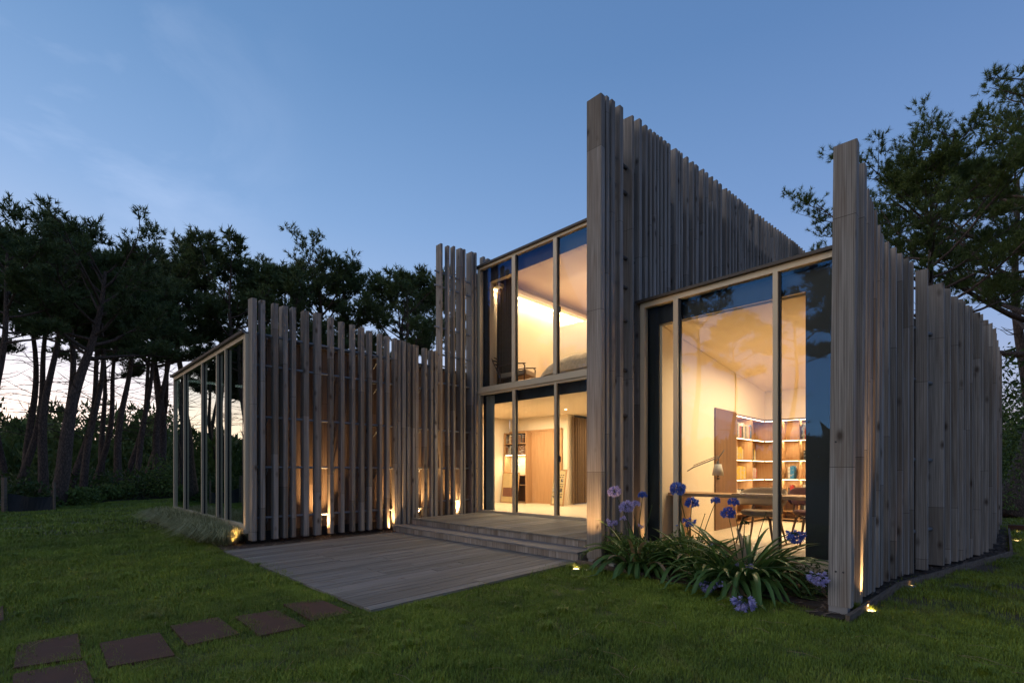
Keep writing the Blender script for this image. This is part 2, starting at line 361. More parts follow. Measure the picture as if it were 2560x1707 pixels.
bed('planting_bed', [(-4.42, 6.0), (-3.4, 5.78), (-2.2, 5.68), (-1.12, 5.62), (-1.2, 7.2), (-4.4, 7.2)], z=.035, chips=900, seed=4)
bed('planting_bed', [(-16.6, 3.1), (-9.85, 2.85), (-9.8, 3.5), (-16.6, 4.0)], chips=700, seed=5)
# ================================================================ the house
house = thing('house', 'modern timber house with slatted grey larch screens and tall lit glazed fronts', 'house', (-5, 9, 0))
HOUSE_OFF = Vector((-5, 9, 0))
def hpart(name, label=None): return node(name, house, label)
def hb(b, name, m, parent=None, smooth=False, label=None):   # geometry given in world coordinates, parented to the house
    me = b.mesh(name, smooth); par = parent or house
    o = link(name, me, m, par); o.location = -HOUSE_OFF if par is house else (-HOUSE_OFF if par.parent is house and par.location.length < 1e-6 else (0, 0, 0))
    if par is not house and par.parent is house and par.type != 'EMPTY': o.location = (0, 0, 0)
    return tag(o, label)
def screen_post(parent, u0, u1, v0, v1, zb, zt, lean=(0, 0), m='larch', name='slat', ch=.006, face=None):
    """one upright post; u1 is its outer face, v0 its front; built around its own foot"""
    cx, cy_ = (u0 + u1) / 2, (v0 + v1) / 2; a, b_ = (u1 - u0) / 2, (v1 - v0) / 2; c = min(ch, a * .3, b_ * .3)
    prof = [(-a + c, -b_), (a - c, -b_), (a, -b_ + c), (a, b_ - c), (a - c, b_), (-a + c, b_), (-a, b_ - c), (-a, -b_ + c)]
    sl = random.uniform(-.02, .02) / max(a, .05)
    b = MB(); b.prism(prof, 0, lambda x, y: zt - zb + (x - lean[0]) * sl * .5, top=[(x + lean[0], y + lean[1]) for x, y in prof])
    o = link(name, b.mesh(name), M[m], parent); o.location = Vector((cx, cy_, zb)) - HOUSE_OFF
    return o
def rod(parent, pts, r=.024, m='steel'):
    b = MB(); b.tube(pts, r, 8); return hb(b, 'rod', M[m], parent, True)
# projection used only to turn measured directions into plan positions
F, CX, HY, H0 = 1266., 1280., 1177., 1.35
def ray(x, y):
    a = (x - CX) / F; return (-math.sin(TH) + math.cos(TH) * a, math.cos(TH) + math.sin(TH) * a, (HY - y) / F)
def onU(x, u): r = ray(x, 0); return u / r[0] * r[1]          # v where the sight line meets the plane u
def onV(x, v): r = ray(x, 0); return v / r[1] * r[0]
def ground(x, y, z=0): r = ray(x, y); k = (z - H0) / r[2]; return (r[0] * k, r[1] * k)
# ---- west screen (low) : (front-left, edge, far) sight lines
U_W = -9.60
low = [(622.3, 630.4, 642.4), (646, 651.7, 663), (677.8, 684, 696.5), (698, 709.7, 721.3), (727, 730.8, 741.5), (751.8, 760.7, 774), (785, 788, 802.7), (821.8, 824, 833.5), (848.5, 853, 862), (878, 880.6, 889), (899, 902, 911.3), (920, 921.8, 930.7), (946, 949.7, 957), (960, 967, 975), (983, 986.7, 994.4), (995, 996, 1003), (1005, 1006.5, 1014), (1016, 1017.5, 1025), (1025.6, 1031.4, 1037), (1038.5, 1039.6, 1048), (1057.5, 1061, 1068.3), (1072.3, 1076.8, 1083), (1086, 1087.5, 1095)]
ztop = lambda v: 4.46 - (v - 3.35) * .012 if v < 4.6 else 4.445 - (v - 4.6) * .092 if v < 7.4 else 4.19
scr = hpart('slat_screen', 'low west screen of spaced upright posts in front of dark boarding')
for i, (xl, xe, xr) in enumerate(low):
    v0, v1 = onU(xe, U_W), onU(xr, U_W); w = max(.13, min(.24, U_W - onV(xl, v0))) if i else .21
    jit = random.uniform(-.02, .02) if i else 0
    screen_post(scr, U_W - w + jit, U_W + jit, v0, v1, .10 if v0 < 6.4 else .12, ztop(v0) + random.uniform(-.012, .012))
for z in (3.84, 3.28, 2.34, 1.42, .50):
    rod(scr, [(U_W - .09, 3.36, z), (U_W - .10, 6.2, z), (U_W - .10, 7.55, z)])
def brace(parent, u, v, z, uw):
    b = MB(); b.tube([(uw, v + .05, z - .22), (u - .05, v + .01, z - .06), (u, v, z)], .013, 6); b.tube([(uw, v, z), (u, v, z)], .016, 6); hb(b, 'bracket', M['steel'], parent, True)
for v in (3.66, 4.98, 6.0, 7.1):
    for z in (3.84, 3.28, 2.34, 1.42, .50): brace(scr, U_W - .10, v, z, -10.02)
# ---- west screen (tall) beside the centre front
U_T = -9.72
tall = [(1089.5, 1102, 1107), (1112, 1119, 1124.5), (1125, 1133.5, 1138.6), (1139.4, 1151.2, 1157), (1157, 1159.6, 1164.4), (1164.7, 1179, 1184.3), (1185, 1188, 1192)]
scr = hpart('slat_screen', 'tall west screen of upright posts rising beside the upper window')
tt = lambda v: 6.86 + (v - 7.6) * .13 if v < 8.9 else 7.02
for xl, xe, xr in tall:
    v0, v1 = onU(xe, U_T), onU(xr, U_T); w = max(.12, min(.26, U_T - onV(xl, v0)))
    screen_post(scr, U_T - w, U_T, v0, max(v1, v0 + .06), .12, tt(v0) + random.uniform(-.015, .015))
v = 9.12
while v < 13.2:
    d = random.choice((.08, .1, .12)); screen_post(scr, U_T - random.uniform(.12, .22), U_T, v, v + d, 3.9, 7.0 + random.uniform(-.03, .02)); v += d + random.choice((.05, .09, .14))
for z in (6.20, 5.86, 4.85, 4.2, 3.5, 2.34, 1.42, .62): rod(scr, [(U_T - .09, 7.6, z), (U_T - .09, 9.0 if z < 4 else 13.2, z)])
# ---- centre screen: a high fin running back from the terrace
U_C = -4.0
z4 = lambda a, b, c: (1450 + a * .2551, 1450 + b * .2551, 1450 + c * .2551)
z5 = lambda a, b, c: (1680 + a * .1913, 1680 + b * .1913, 1680 + c * .1913)
cen = [z4(*t) for t in [(110, 207, 238), (240, 262, 290), (293, 313, 348), (352, 393, 427), (430, 515, 525), (525, 585, 610), (612, 645, 667), (672, 690, 708), (713, 728, 750), (752, 762, 778), (783, 795, 814), (818, 833, 853), (857, 870, 891), (895, 940, 961), (963, 970, 984), (986, 997, 1010), (1012, 1050, 1068), (1070, 1108, 1121), (1123, 1140, 1166), (1168, 1210, 1223), (1226, 1245, 1261), (1263, 1298, 1305), (1308, 1340, 1356), (1358, 1378, 1394), (1396, 1438, 1442)]]
cen += [z5(*t) for t in [(720, 755, 773), (775, 800, 815), (818, 838, 850), (852, 880, 888), (890, 900, 908), (910, 925, 936), (938, 960, 968), (970, 990, 1001), (1003, 1038, 1046), (1050, 1068, 1081), (1083, 1125, 1135), (1137, 1158, 1169), (1171, 1200, 1209), (1211, 1243, 1253), (1255, 1283, 1290), (1292, 1318, 1323), (1325, 1358, 1362), (1364, 1392, 1400), (1402, 1422, 1433), (1435, 1455, 1464), (1466, 1486, 1494), (1496, 1512, 1520), (1522, 1548, 1553), (1555, 1572, 1580), (1582, 1592, 1600), (1602, 1612, 1620), (1622, 1632, 1637), (1638, 1645, 1650), (1652, 1670, 1678), (1682, 1702, 1708), (1712, 1735, 1742), (1745, 1768, 1776), (1778, 1792, 1798), (1800, 1815, 1822)]]
def ctop(x, d):
    ys = [(1503, 232), (1512, 237), (1524, 243), (1538, 254), (1559, 267), (1583, 288), (1605, 298), (1620, 318), (1667, 352), (1722, 395), (1761, 424), (1805, 460), (1858, 503.5), (1919, 552), (1977, 596), (2030, 640)]
    for (a, b), (c, e) in zip(ys, ys[1:]):
        if x <= c: break
    y = b + (e - b) * (x - a) / (c - a); return H0 + (HY - y) * d / F
scr = hpart('slat_screen', 'highest screen, a stepped fin of upright posts running back beside the terrace')
for i, (xl, xe, xr) in enumerate(cen):
    v0, v1 = onU(xe, U_C), onU(xr, U_C); dd = math.sin(TH) * -U_C + math.cos(TH) * v0
    w = max(.10, min(.62, U_C - onV(xl, v0))) + .03; v1 = max(v1, v0 + .05)
    if i == 0: w = .25; v1 = v0 + .10
    screen_post(scr, U_C - w, U_C, v0, min(v1, v0 + .17), .10 if i == 0 else .09, ctop(xe, dd), ch=.008)
    if i and i % 3 == 0 and w < .2: pass
for z in (6.02, 5.62, 4.62, 4.17, 3.66, 2.9, 2.2, 1.4, .62): rod(scr, [(U_C - .11, 6.1, z), (U_C - .11, 18, z)], .028, 'dark_steel')
# a solid boarded wall stands behind the posts from the facade line on
# ---- east screen, curved in plan
scr = hpart('slat_screen', 'curved east screen of close-set upright posts')
m5 = lambda a, b, c: (2060 + a * .12755, 2060 + b * .12755, 2060 + c * .12755)
m6 = lambda a, b, c: (2300 + a * .102, 2300 + b * .102, 2300 + c * .102)
ea = [m5(650, 690, 728), m5(735, 820, 842), m5(850, 872, 888), m5(892, 905, 950), m5(952, 960, 990), m5(995, 1075, 1105), m5(1108, 1125, 1185), m5(1190, 1265, 1320), m5(1330, 1390, 1440), m5(1450, 1535, 1590), m5(1595, 1660, 1715), m5(1722, 1755, 1795), m5(1800, 2010, 2068)]
ea += [m6(*t) for t in [(245, 590, 680), (690, 745, 832), (840, 935, 982), (985, 1035, 1085), (1090, 1117, 1160), (1165, 1215, 1272), (1275, 1285, 1362), (1370, 1452, 1490), (1495, 1552, 1598), (1603, 1682, 1732), (1735, 1785, 1828), (1830, 1850, 1868), (1870, 1888, 1902), (1905, 1928, 1950), (1952, 1960, 1972), (1978, 1992, 2007), (2010, 2025, 2037), (2040, 2055, 2068)]]
def onCurve(x):
    best = None
    for i in range(1250):
        v = 5.4 + i * .01; u = cu(v); d = -math.sin(TH) * u + math.cos(TH) * v; px = CX + F * (math.cos(TH) * u + math.sin(TH) * v) / d
        if best is None or abs(px - x) < best[0]: best = (abs(px - x), v)
    return best[1]
def etop(v):
    T = [(5.4, 4.36), (5.8, 4.31), (6.05, 4.28), (6.4, 4.14), (6.6, 4.07), (7.05, 4.0), (7.8, 4.0), (8.6, 3.95), (9.05, 3.89), (9.4, 3.84), (10.4, 3.78), (11, 3.74), (12.1, 3.83), (13.5, 3.97), (15, 4.06), (17, 4.15)]
    for (a, b), (c, e) in zip(T, T[1:]):
        if v <= c: break
    return b + (e - b) * (v - a) / (c - a)
screen_post(scr, -1.125, -.938, 5.47, 5.58, .10, 4.36, lean=(.045, 0), ch=.008)
b = MB(); b.box(-1.12, -.97, 5.48, 5.60, -.05, .10); hb(b, 'post_footing', M['concrete'], scr)
b = MB(); b.box(-4.24, -4.03, 6.06, 6.14, -.05, .10); hb(b, 'post_footing', M['concrete'], scr)
for q_, zs in (((-1.06, 5.468), (.42, 1.62)), ((-1.0, 5.468), (.42,)), ((-4.17, 6.168 - .01), (.36, )), ((-4.09, 6.168 - .01), (.36,))):
    for z in zs: b = MB(); b.tube([(q_[0], q_[1] - .004, z), (q_[0], q_[1] + .02, z)], .009, 8); hb(b, 'bolt', M['dark_steel'], scr)
lastv = 5.6
for i, (xl, xe, xr) in enumerate(ea):
    v0 = max(onCurve(xe), lastv + .01); v1 = v0 + max(.05, min(.15, onCurve(xr) - v0)); u = cu(v0) + (0 if i % 4 else .012)
    d = -math.sin(TH) * u + math.cos(TH) * v0; w = max(.10, min(.26, (xe - xl) * d / F / 1.1))
    ln = .045 * max(0, 1 - (v0 - 5.5) / 1.8)
    screen_post(scr, u - w, u, v0, v1, .07, etop(v0) + random.uniform(-.012, .012), lean=(ln, 0)); lastv = v1
for z in (3.22, 2.55, 1.5, .56):
    rod(scr, [(cu(v) - .13, v, z) for v in (5.6, 6.5, 7.2, 7.8, 8.3, 8.8, 9.6, 10.4, 11.2, 13, 15, 17)])
# ---- boarded walls behind the screens
def boards(parent, path, zb, zt, w=.14, t=.025, side=1, m='larch_dark'):
    """upright boards along a plan path; zt may be a function of (u, v)"""
    seg = [(Vector(a), Vector(b_)) for a, b_ in zip(path, path[1:])]
    for a, b_ in seg:
        L = (b_ - a).length; n = max(1, round(L / w)); dv = (b_ - a) / L; nr = Vector((dv.y, -dv.x)) * side
        for i in range(n):
            p = a + dv * (i * L / n + .004); q = a + dv * ((i + 1) * L / n - .004); off = .006 * (i % 2)
            o1, o2 = nr * off, nr * (off - t); quad = [p + o1, q + o1, q + o2, p + o2]
            ar = sum(quad[k].x * quad[(k + 1) % 4].y - quad[(k + 1) % 4].x * quad[k].y for k in range(4))
            if ar < 0: quad.reverse()
            ctr = sum(quad, Vector((0, 0))) / 4; h = zt(ctr.x, ctr.y) if callable(zt) else zt
            bb = MB(); bb.prism([tuple(c - ctr) for c in quad], 0, h - zb)
            o = link('board', bb.mesh('board'), M[m], parent); o.location = Vector((ctr.x, ctr.y, zb)) - HOUSE_OFF
wall = hpart('timber_wall', 'dark upright boarding behind the low west screen')
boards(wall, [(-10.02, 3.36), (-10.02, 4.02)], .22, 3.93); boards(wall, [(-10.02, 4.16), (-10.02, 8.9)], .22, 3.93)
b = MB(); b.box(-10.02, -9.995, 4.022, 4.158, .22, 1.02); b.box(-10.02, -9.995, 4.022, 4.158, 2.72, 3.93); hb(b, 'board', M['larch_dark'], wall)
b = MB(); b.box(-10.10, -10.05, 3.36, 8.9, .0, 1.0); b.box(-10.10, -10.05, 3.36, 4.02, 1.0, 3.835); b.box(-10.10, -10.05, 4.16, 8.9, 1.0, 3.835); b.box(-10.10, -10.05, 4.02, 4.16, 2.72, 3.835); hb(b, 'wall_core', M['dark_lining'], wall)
slot = hpart('slot_window', 'narrow upright slot window behind the low west screen')
b = MB(); b.box(-10.075, -10.065, 4.02, 4.16, 1.0, 2.72); hb(b, 'pane', M['glass'], slot)
simple('red_print', (.30, .05, .02), .6, 0, .5, 6); simple('cream', (.5, .38, .2), .6)
b = MB(); b.box(-10.6, -10.58, 3.9, 4.5, 1.72, 2.9); hb(b, 'wall_panel', M['red_print'], slot)
b = MB(); b.box(-10.55, -10.3, 3.9, 4.5, 1.60, 1.68); hb(b, 'shelf', M['cream'], slot)
# centre volume side wall above the low roof, and its long wall behind the high fin
wall = hpart('timber_wall', 'upright boarding of the tall centre volume seen above the low roof')
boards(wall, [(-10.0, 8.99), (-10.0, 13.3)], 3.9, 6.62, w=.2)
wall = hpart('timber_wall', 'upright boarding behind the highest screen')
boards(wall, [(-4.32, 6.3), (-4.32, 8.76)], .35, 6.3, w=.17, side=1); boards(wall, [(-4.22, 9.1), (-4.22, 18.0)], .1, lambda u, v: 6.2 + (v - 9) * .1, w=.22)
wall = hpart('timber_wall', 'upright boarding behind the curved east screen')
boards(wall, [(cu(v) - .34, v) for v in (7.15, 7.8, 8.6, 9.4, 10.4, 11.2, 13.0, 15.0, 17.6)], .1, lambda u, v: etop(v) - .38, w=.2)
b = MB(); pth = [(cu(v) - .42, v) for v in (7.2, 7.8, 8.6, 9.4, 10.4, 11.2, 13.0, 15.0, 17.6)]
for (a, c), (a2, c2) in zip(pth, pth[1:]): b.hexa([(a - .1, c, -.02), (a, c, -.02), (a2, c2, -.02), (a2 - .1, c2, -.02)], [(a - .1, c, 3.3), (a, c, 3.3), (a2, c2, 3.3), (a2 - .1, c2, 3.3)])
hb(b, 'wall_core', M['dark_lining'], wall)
# ---- glazed fronts. A front is a vertical plane; s runs along it (u), depth measured from the glass
class Front:
    def __init__(s, p, q): s.p = Vector(p); s.d = (Vector(q) - s.p); s.L = s.d.length; s.d /= s.L; s.n = Vector((s.d.y, -s.d.x))   # n looks outwards (-v)
    def at(s, t, dep=0): return s.p + s.d * t - s.n * dep
    def t_u(s, u): return (u - s.p.x) / s.d.x
    def box(s, b, t0, t1, d0, d1, z0, z1, zz=None):
        P = [s.at(t0, d0), s.at(t1, d0), s.at(t1, d1), s.at(t0, d1)]
        zz = zz or (z1, z1)
        b.hexa([(p.x, p.y, z0 if not isinstance(z0, tuple) else z0[i in (1, 2)]) for i, p in enumerate(P)], [(p.x, p.y, zz[i in (1, 2)]) for i, p in enumerate(P)])
def front_window(fr, t0, t1, z0, z1, mull, label, frame=.06, depth=.10, gm='glass', zt=None, sill=.0, jam=None, jw=None, dd=0):
    """frame, mullions and a pane of glass per bay"""
    w = hpart('window', label); zt = zt or (z1, z1)
    lerp = lambda t: zt[0] + (zt[1] - zt[0]) * (t - t0) / (t1 - t0)
    b = MB(); fr.box(b, t0, t0 + (jw or frame), dd, dd + depth, z0, 0, (lerp(t0), lerp(t0 + frame))); fr.box(b, t1 - frame, t1, dd, dd + depth, z0, 0, (lerp(t1 - frame), lerp(t1)))
    a, c = t0 + (jw or frame), t1 - frame
    fr.box(b, a, c, dd + .002, dd + depth - .002, z0, z0 + frame)
    fr.box(b, a, c, dd + .002, dd + depth - .002, (lerp(a) - frame, lerp(c) - frame), 0, (lerp(a), lerp(c)))
    hb(b, 'frame', M['bronze_alu'], w)
    xs = [a]
    for (m0, m1) in mull:
        b = MB(); fr.box(b, m0, m1, dd - .012, dd + depth * .9, z0 + frame, 0, (lerp(m0) - frame, lerp(m1) - frame)); hb(b, 'mullion', M['bronze_alu'], w); xs += [m0, m1]
        b = MB(); fr.box(b, m1 + .002, m1 + .022, dd + .03, dd + .075, z0 + frame, 0, (lerp(m1) - frame, lerp(m1) - frame)); hb(b, 'gasket', M['black_plastic'], w)
    xs.append(c)
    for i in range(0, len(xs), 2):
        b = MB(); fr.box(b, xs[i] + .001, xs[i + 1] - .001, dd + .045, dd + .053, z0 + frame + .001, 0, (lerp(xs[i]) - frame - .001, lerp(xs[i + 1]) - frame - .001)); hb(b, 'pane', M[gm], w)
    return w
# west front (low wing): seen edge-on, mirrors the wood
fw = Front((-16.30, 3.66), (-9.80, 3.30))
zl, zr = 3.96, 3.93
mt = [fw.t_u(onV(x, 3.45) + 0.0) for x in (460, 504.5, 542, 563.5)]
def tx(fr, x):     # position along a front for a given sight line
    r = ray(x, 0); n = fr.n; k = (fr.p.x * n.x + fr.p.y * n.y) / (r[0] * n.x + r[1] * n.y); P = Vector((r[0] * k, r[1] * k)); return (P - fr.p).dot(fr.d)
def zx(fr, x, y):  # height on a front for a sight line
    r = ray(x, y); n = fr.n; k = (fr.p.x * n.x + fr.p.y * n.y) / (r[0] * n.x + r[1] * n.y); return H0 + r[2] * k
front_window(fw, 0, fw.L, .30, 3.84, [(tx(fw, x) - .025, tx(fw, x) + .025) for x in (460, 504.5, 542, 563.5)], 'tall glazed end of the low west wing mirroring the pines', gm='glass_mirror', frame=.08, depth=.07, zt=(3.91, 3.835))
b = MB(); fw.box(b, -.03, fw.L + .03, -.03, .1, .22, .298); hb(b, 'sill', M['bronze_alu'])
b = MB(); fw.box(b, .1, fw.L - .1, .06, .2, 0, .22); hb(b, 'plinth', M['dark_lining'])
b = MB(); P = [(-16.4, 3.60), (-9.74, 3.24), (-9.93, 3.4), (-9.93, 8.93), (-9.8, 12), (-16.0, 12)]
b.prism(P, 3.84, 3.89); b.v = [(x, y, z + (.075 * (-9.8 - x) / 6.5 if x < -9.8 else 0)) for x, y, z in b.v]; hb(b, 'roof', M['roof_metal'])
b = MB(); fw.box(b, fw.L + .005, fw.L + .04, 0, .1, .24, 3.83); hb(b, 'corner_trim', M['bronze_alu'])
b = MB(); fw.box(b, .05, fw.L - .75, 5.4, 5.5, .2, 3.82); fw.box(b, 0.0, .05, .12, 5.5, .2, 3.82); hb(b, 'inner_wall', M['brown_lining'])
b = MB(); b.prism([(-16.2, 3.75), (-10.12, 3.42), (-10.12, 8.7), (-16.0, 9.0)], .2, .28); hb(b, 'floor_slab', M['oak_dark'])
# centre front, two storeys
fc = Front((-9.76, 8.95), (-4.30, 8.79))
c1 = [tx(fc, x) for x in (1280, 1291.5, 1383.5, 1394)]
MU = [(c1[0], c1[0] + .11), (c1[2], c1[2] + .10), (c1[2] + 1.25, c1[2] + 1.33)]
b = MB(); fc.box(b, -.03, fc.L, -.03, .13, 3.36, 3.45); hb(b, 'floor_edge_beam', M['bronze_alu'])
front_window(fc, 0, fc.L, 3.452, 6.62, [(m[0], m[1]) for m in MU], 'upper window of the centre front, bedroom behind', jw=.10)
front_window(fc, 0, fc.L, .30, 3.358, [(MU[0][0] + .02, MU[0][1]), (MU[1][0] + .03, MU[1][1]), MU[2]], 'lower sliding glass doors of the centre front', jw=.10, frame=.05)
b = MB(); fc.box(b, MU[0][1] + .02, fc.L, -.02, .06, .302, .36); hb(b, 'sliding_track', M['bronze_alu'])
b = MB(); fc.box(b, -.06, fc.L + .1, -.05, 9.5, 6.622, 6.67); hb(b, 'roof', M['roof_metal'])
for t, z in ((MU[1][1] + .06, 1.55), (MU[1][1] + .06, 4.86)):
    b = MB(); fc.box(b, t, t + .05, -.03, .01, z, z + .13); hb(b, 'door_handle', M['black_plastic'])
# right front, one tall bay
fr_ = Front((-3.96, 7.04), (-1.30, 6.96))
mu = [(tx(fr_, 1684), tx(fr_, 1695.5)), (tx(fr_, 1932.5), tx(fr_, 1945))]
front_window(fr_, 0, fr_.L, .20, 3.955, mu, 'tall three-bay window of the study', frame=.075, zt=(3.93, 3.965))
b = MB(); fr_.box(b, -.03, fr_.L, -.04, .12, .12, .198); hb(b, 'sill', M['bronze_alu'])
b = MB(); fr_.box(b, .02, fr_.L, .03, .2, -.02, .12); hb(b, 'plinth', M['dark_lining'])
b = MB(); P = [fr_.at(-.06, -.05), fr_.at(fr_.L + .15, -.05), fr_.at(fr_.L + .15, 10.5), fr_.at(-.06, 10.5)]
b.hexa([(p.x, p.y, (3.937, 3.972, 3.6, 3.6)[i]) for i, p in enumerate(P)], [(p.x, p.y, (3.975, 4.01, 3.64, 3.64)[i]) for i, p in enumerate(P)]); hb(b, 'roof', M['roof_metal'])
# ---- inner linings: an opening smaller than the glass, dark outside, pale inside
def lining(fr, t0, t1, z0, z1, o0, o1, oz0, oz1, d0, d1, mo, mi_, zt=None):
    zt = zt or (z1, z1); lr = lambda t: zt[0] + (zt[1] - zt[0]) * (t - t0) / (t1 - t0)
    for nm, a, c_, mm in (('window_lining', d0, d0 + .02, mo), ('wall_lining', d0 + .021, d1, mi_)):
        b = MB(); fr.box(b, t0, o0, a, c_, z0, 0, (lr(t0), lr(o0))); fr.box(b, o1, t1, a, c_, z0, 0, (lr(o1), lr(t1)))
        fr.box(b, o0 + .001, o1 - .001, a, c_, oz1, 0, (lr(o0), lr(o1)))
        if oz0 > z0: fr.box(b, o0 + .001, o1 - .001, a, c_, z0, oz0)
        hb(b, nm, M[mm])
q = Front(fr_.at(0, .14), fr_.at(fr_.L, .14))
lining(fr_, .0, fr_.L, .1, 3.85, tx(q, 1647.7), tx(q, 2014), .27, zx(q, 1830, 769.5), .14, .19, 'dark_lining', 'plaster')
q = Front(fc.at(0, .2), fc.at(fc.L, .2))
lining(fc, .02, fc.L, 3.45, 6.6, tx(q, 1223), fc.L - .3, 3.5, zx(q, 1350, 655), .2, .36, 'brown_lining', 'plaster')
lining(fc, .02, fc.L, .3, 3.35, tx(q, 1224), fc.L - .3, .3, zx(q, 1350, 993.5), .2, .36, 'dark_lining', 'plaster')
# ---- rooms (walls, floors, ceilings as parts of the house)
def room(box_list, name, m):
    b = MB()
    for q_ in box_list: b.box(*q_)
    return hb(b, name, M[m])
# study
ZF = .27
room([(-4.05, -1.3, 7.12, 12.6, .1, ZF)], 'floor_slab', 'pale_floor')
b = MB(); b.box(-3.78, -3.68, 7.21, 10.22, ZF, 3.7); b.box(-3.96, -3.66, 10.221, 12.34, 2.475, 3.7); hb(b, 'inner_wall', M['plaster'])
b = MB(); b.box(-3.659, -1.45, 11.95, 12.35, 2.476, 3.3); b.box(-4.05, -1.45, 12.351, 12.4, ZF, 3.3); b.box(-4.06, -3.965, 10.23, 12.35, ZF, 2.47); hb(b, 'inner_wall', M['plaster'])
b = MB(); b.box(-1.5, -1.4, 7.31, 12.24, ZF, 3.7); hb(b, 'inner_wall', M['plaster'])
b = MB(); b.hexa([(-3.67, 7.21, 3.57), (-1.51, 7.21, 3.57), (-1.51, 12.24, 3.07), (-3.67, 12.24, 3.07)], [(-3.67, 7.21, 3.63), (-1.51, 7.21, 3.63), (-1.51, 12.24, 3.13), (-3.67, 12.24, 3.13)]); hb(b, 'ceiling', M['plaster'])
# centre ground floor
room([(-12.2, -4.35, 9.17, 16, .1, .30)], 'floor_slab', 'pale_floor')
room([(-12.2, -4.35, 9.17, 16, 3.12, 3.44)], 'ceiling', 'plaster')
room([(-12.2, -12.1, 9.17, 12.6, .3, 3.12), (-12.2, -9.92, 9.05, 9.165, .3, 3.12)], 'inner_wall', 'plaster')
room([(-12.1, -9.62, 12.62, 12.74, .3, 3.12), (-9.74, -9.62, 12.74, 12.98, .3, 3.12)], 'inner_wall', 'plaster')
room([(-4.5, -4.36, 9.3, 16, .3, 3.12), (-9.7, -4.36, 16, 16.1, .3, 3.12)], 'inner_wall', 'plaster')
# bedroom above
room([(-9.75, -4.35, 9.17, 14.5, 3.441, 3.50)], 'floor_slab', 'oak')
room([(-9.75, -4.35, 9.32, 14.5, 6.46, 6.6)], 'ceiling', 'plaster')
room([(-9.75, -9.65, 9.32, 14.5, 3.5, 6.46), (-9.65, -4.35, 14.4, 14.5, 3.5, 6.46), (-4.45, -4.35, 9.32, 14.4, 3.5, 6.46)], 'inner_wall', 'plaster')
room([(-8.9, -4.46, 11.2, 11.3, 3.5, 5.38)], 'half_wall', 'plaster')
# cove light along the bedroom's west wall
b = MB(); b.box(-9.64, -9.34, 9.33, 14.2, 6.17, 6.20); b.box(-9.36, -9.34, 9.33, 14.2, 6.20, 6.26); hb(b, 'cove_ledge', M['plaster'])
b = MB(); b.box(-9.6, -9.56, 9.4, 14.1, 6.14, 6.165); hb(b, 'light_strip', M['led_strong'])
# oak doors in the study wall (part of the fitted joinery)
cab = hpart('cupboard_door', 'dark oak full height door beside the bookshelves'); v0, v1 = 9.2, 10.22
b = MB(); b.box(-3.675, -3.65, v0, v1, ZF, 2.50); hb(b, 'door_panel', M['oak_dark'], cab)
b = MB(); b.box(-3.648, -3.62, v0 + .07, v0 + .09, 1.25, 1.5); b.box(-3.648, -3.61, v0 + .05, v0 + .1, 1.2, 1.23); hb(b, 'door_handle', M['black_plastic'], cab)
# oak panelling and joinery in the hall
b = MB(); b.box(-11.05, -9.80, 12.56, 12.615, .3, 2.64); hb(b, 'oak_panel', M['oak'])
b = MB(); b.box(-12.05, -9.80, 12.54, 12.615, 2.642, 2.70); hb(b, 'oak_panel', M['oak'])
# --- lights inside
LIT = 2.05
def area(name, loc, size, power, color=(1, .75, .48), rot=(0, 0, 0), sy=None):
    l = D.lights.new(name, 'AREA'); l.shape = 'RECTANGLE'; l.size = size; l.size_y = sy or size; l.energy = power * LIT; l.color = color
    o = D.objects.new(name, l); COL.objects.link(o); o.location = loc; o.rotation_euler = rot; return o
area('study_ceiling_light', (-2.3, 9.4, 3.2), .9, 46, sy=3.2)
for x, y in ((-8.9, 11.6), (-7.2, 11.0)):
    b = MB(); b.tube([(x, y, 3.112), (x, y, 3.119)], .035, 12); hb(b, 'downlight', M['led'])
for x, y in ((-8.4, 10.4), (-10.6, 11.2), (-6.6, 10.4), (-8.4, 13.6)): area('hall_light', (x, y, 3.08), .25, 26)
area('bedroom_cove', (-9.56, 11.7, 6.12), .05, 44, rot=(0, R(-20), 0), sy=4.6)
area('bedroom_light', (-7.6, 10.8, 6.4), .8, 38); area('bedroom_floor_light', (-5.4, 12.2, 3.8), .5, 30, rot=(R(180), 0, 0))
# ================================================================ terrace
def world_board(name, parent, P, z0, z1, m, origin=None):
    """board from four plan corners, its origin at its own centre"""
    c = sum((Vector(p) for p in P), Vector((0, 0))) / 4; b = MB(); b.prism([tuple(Vector(p) - c) for p in P], 0, z1 - z0)
    o = link(name, b.mesh(name), M[m], parent); o.location = Vector((c.x, c.y, z0)) - parent.location; return o
deck = thing('deck', 'weathered grey timber deck lying level with the lawn', 'deck', (-6.8, 4.4, 0))
A_, B_, C_, E_ = Vector((-9.20, 2.77)), Vector((-4.264, 2.547)), Vector((-4.35, 6.0)), Vector((-9.33, 6.26))
n = 35
for i in range(n):
    s0, s1 = i / n + .0006, (i + 1) / n - .0006
    f0, f1 = A_.lerp(B_, s0), A_.lerp(B_, s1); g0, g1 = E_.lerp(C_, s0), E_.lerp(C_, s1); k = random.choice((.28, .45, .62, 1.2))
    dz = random.uniform(-.002, .002); sp = lambda a, c, t: a.lerp(c, t)
    if k < 1:
        world_board('board', deck, [sp(f0, g0, 0), sp(f1, g1, 0), sp(f1, g1, k - .001), sp(f0, g0, k - .001)], .012, .04 + dz, 'deck_wood')
        world_board('board', deck, [sp(f0, g0, k), sp(f1, g1, k), sp(f1, g1, 1), sp(f0, g0, 1)], .012, .04 - dz, 'deck_wood')
    else: world_board('board', deck, [f0, f1, g1, g0], .012, .04 + dz, 'deck_wood')
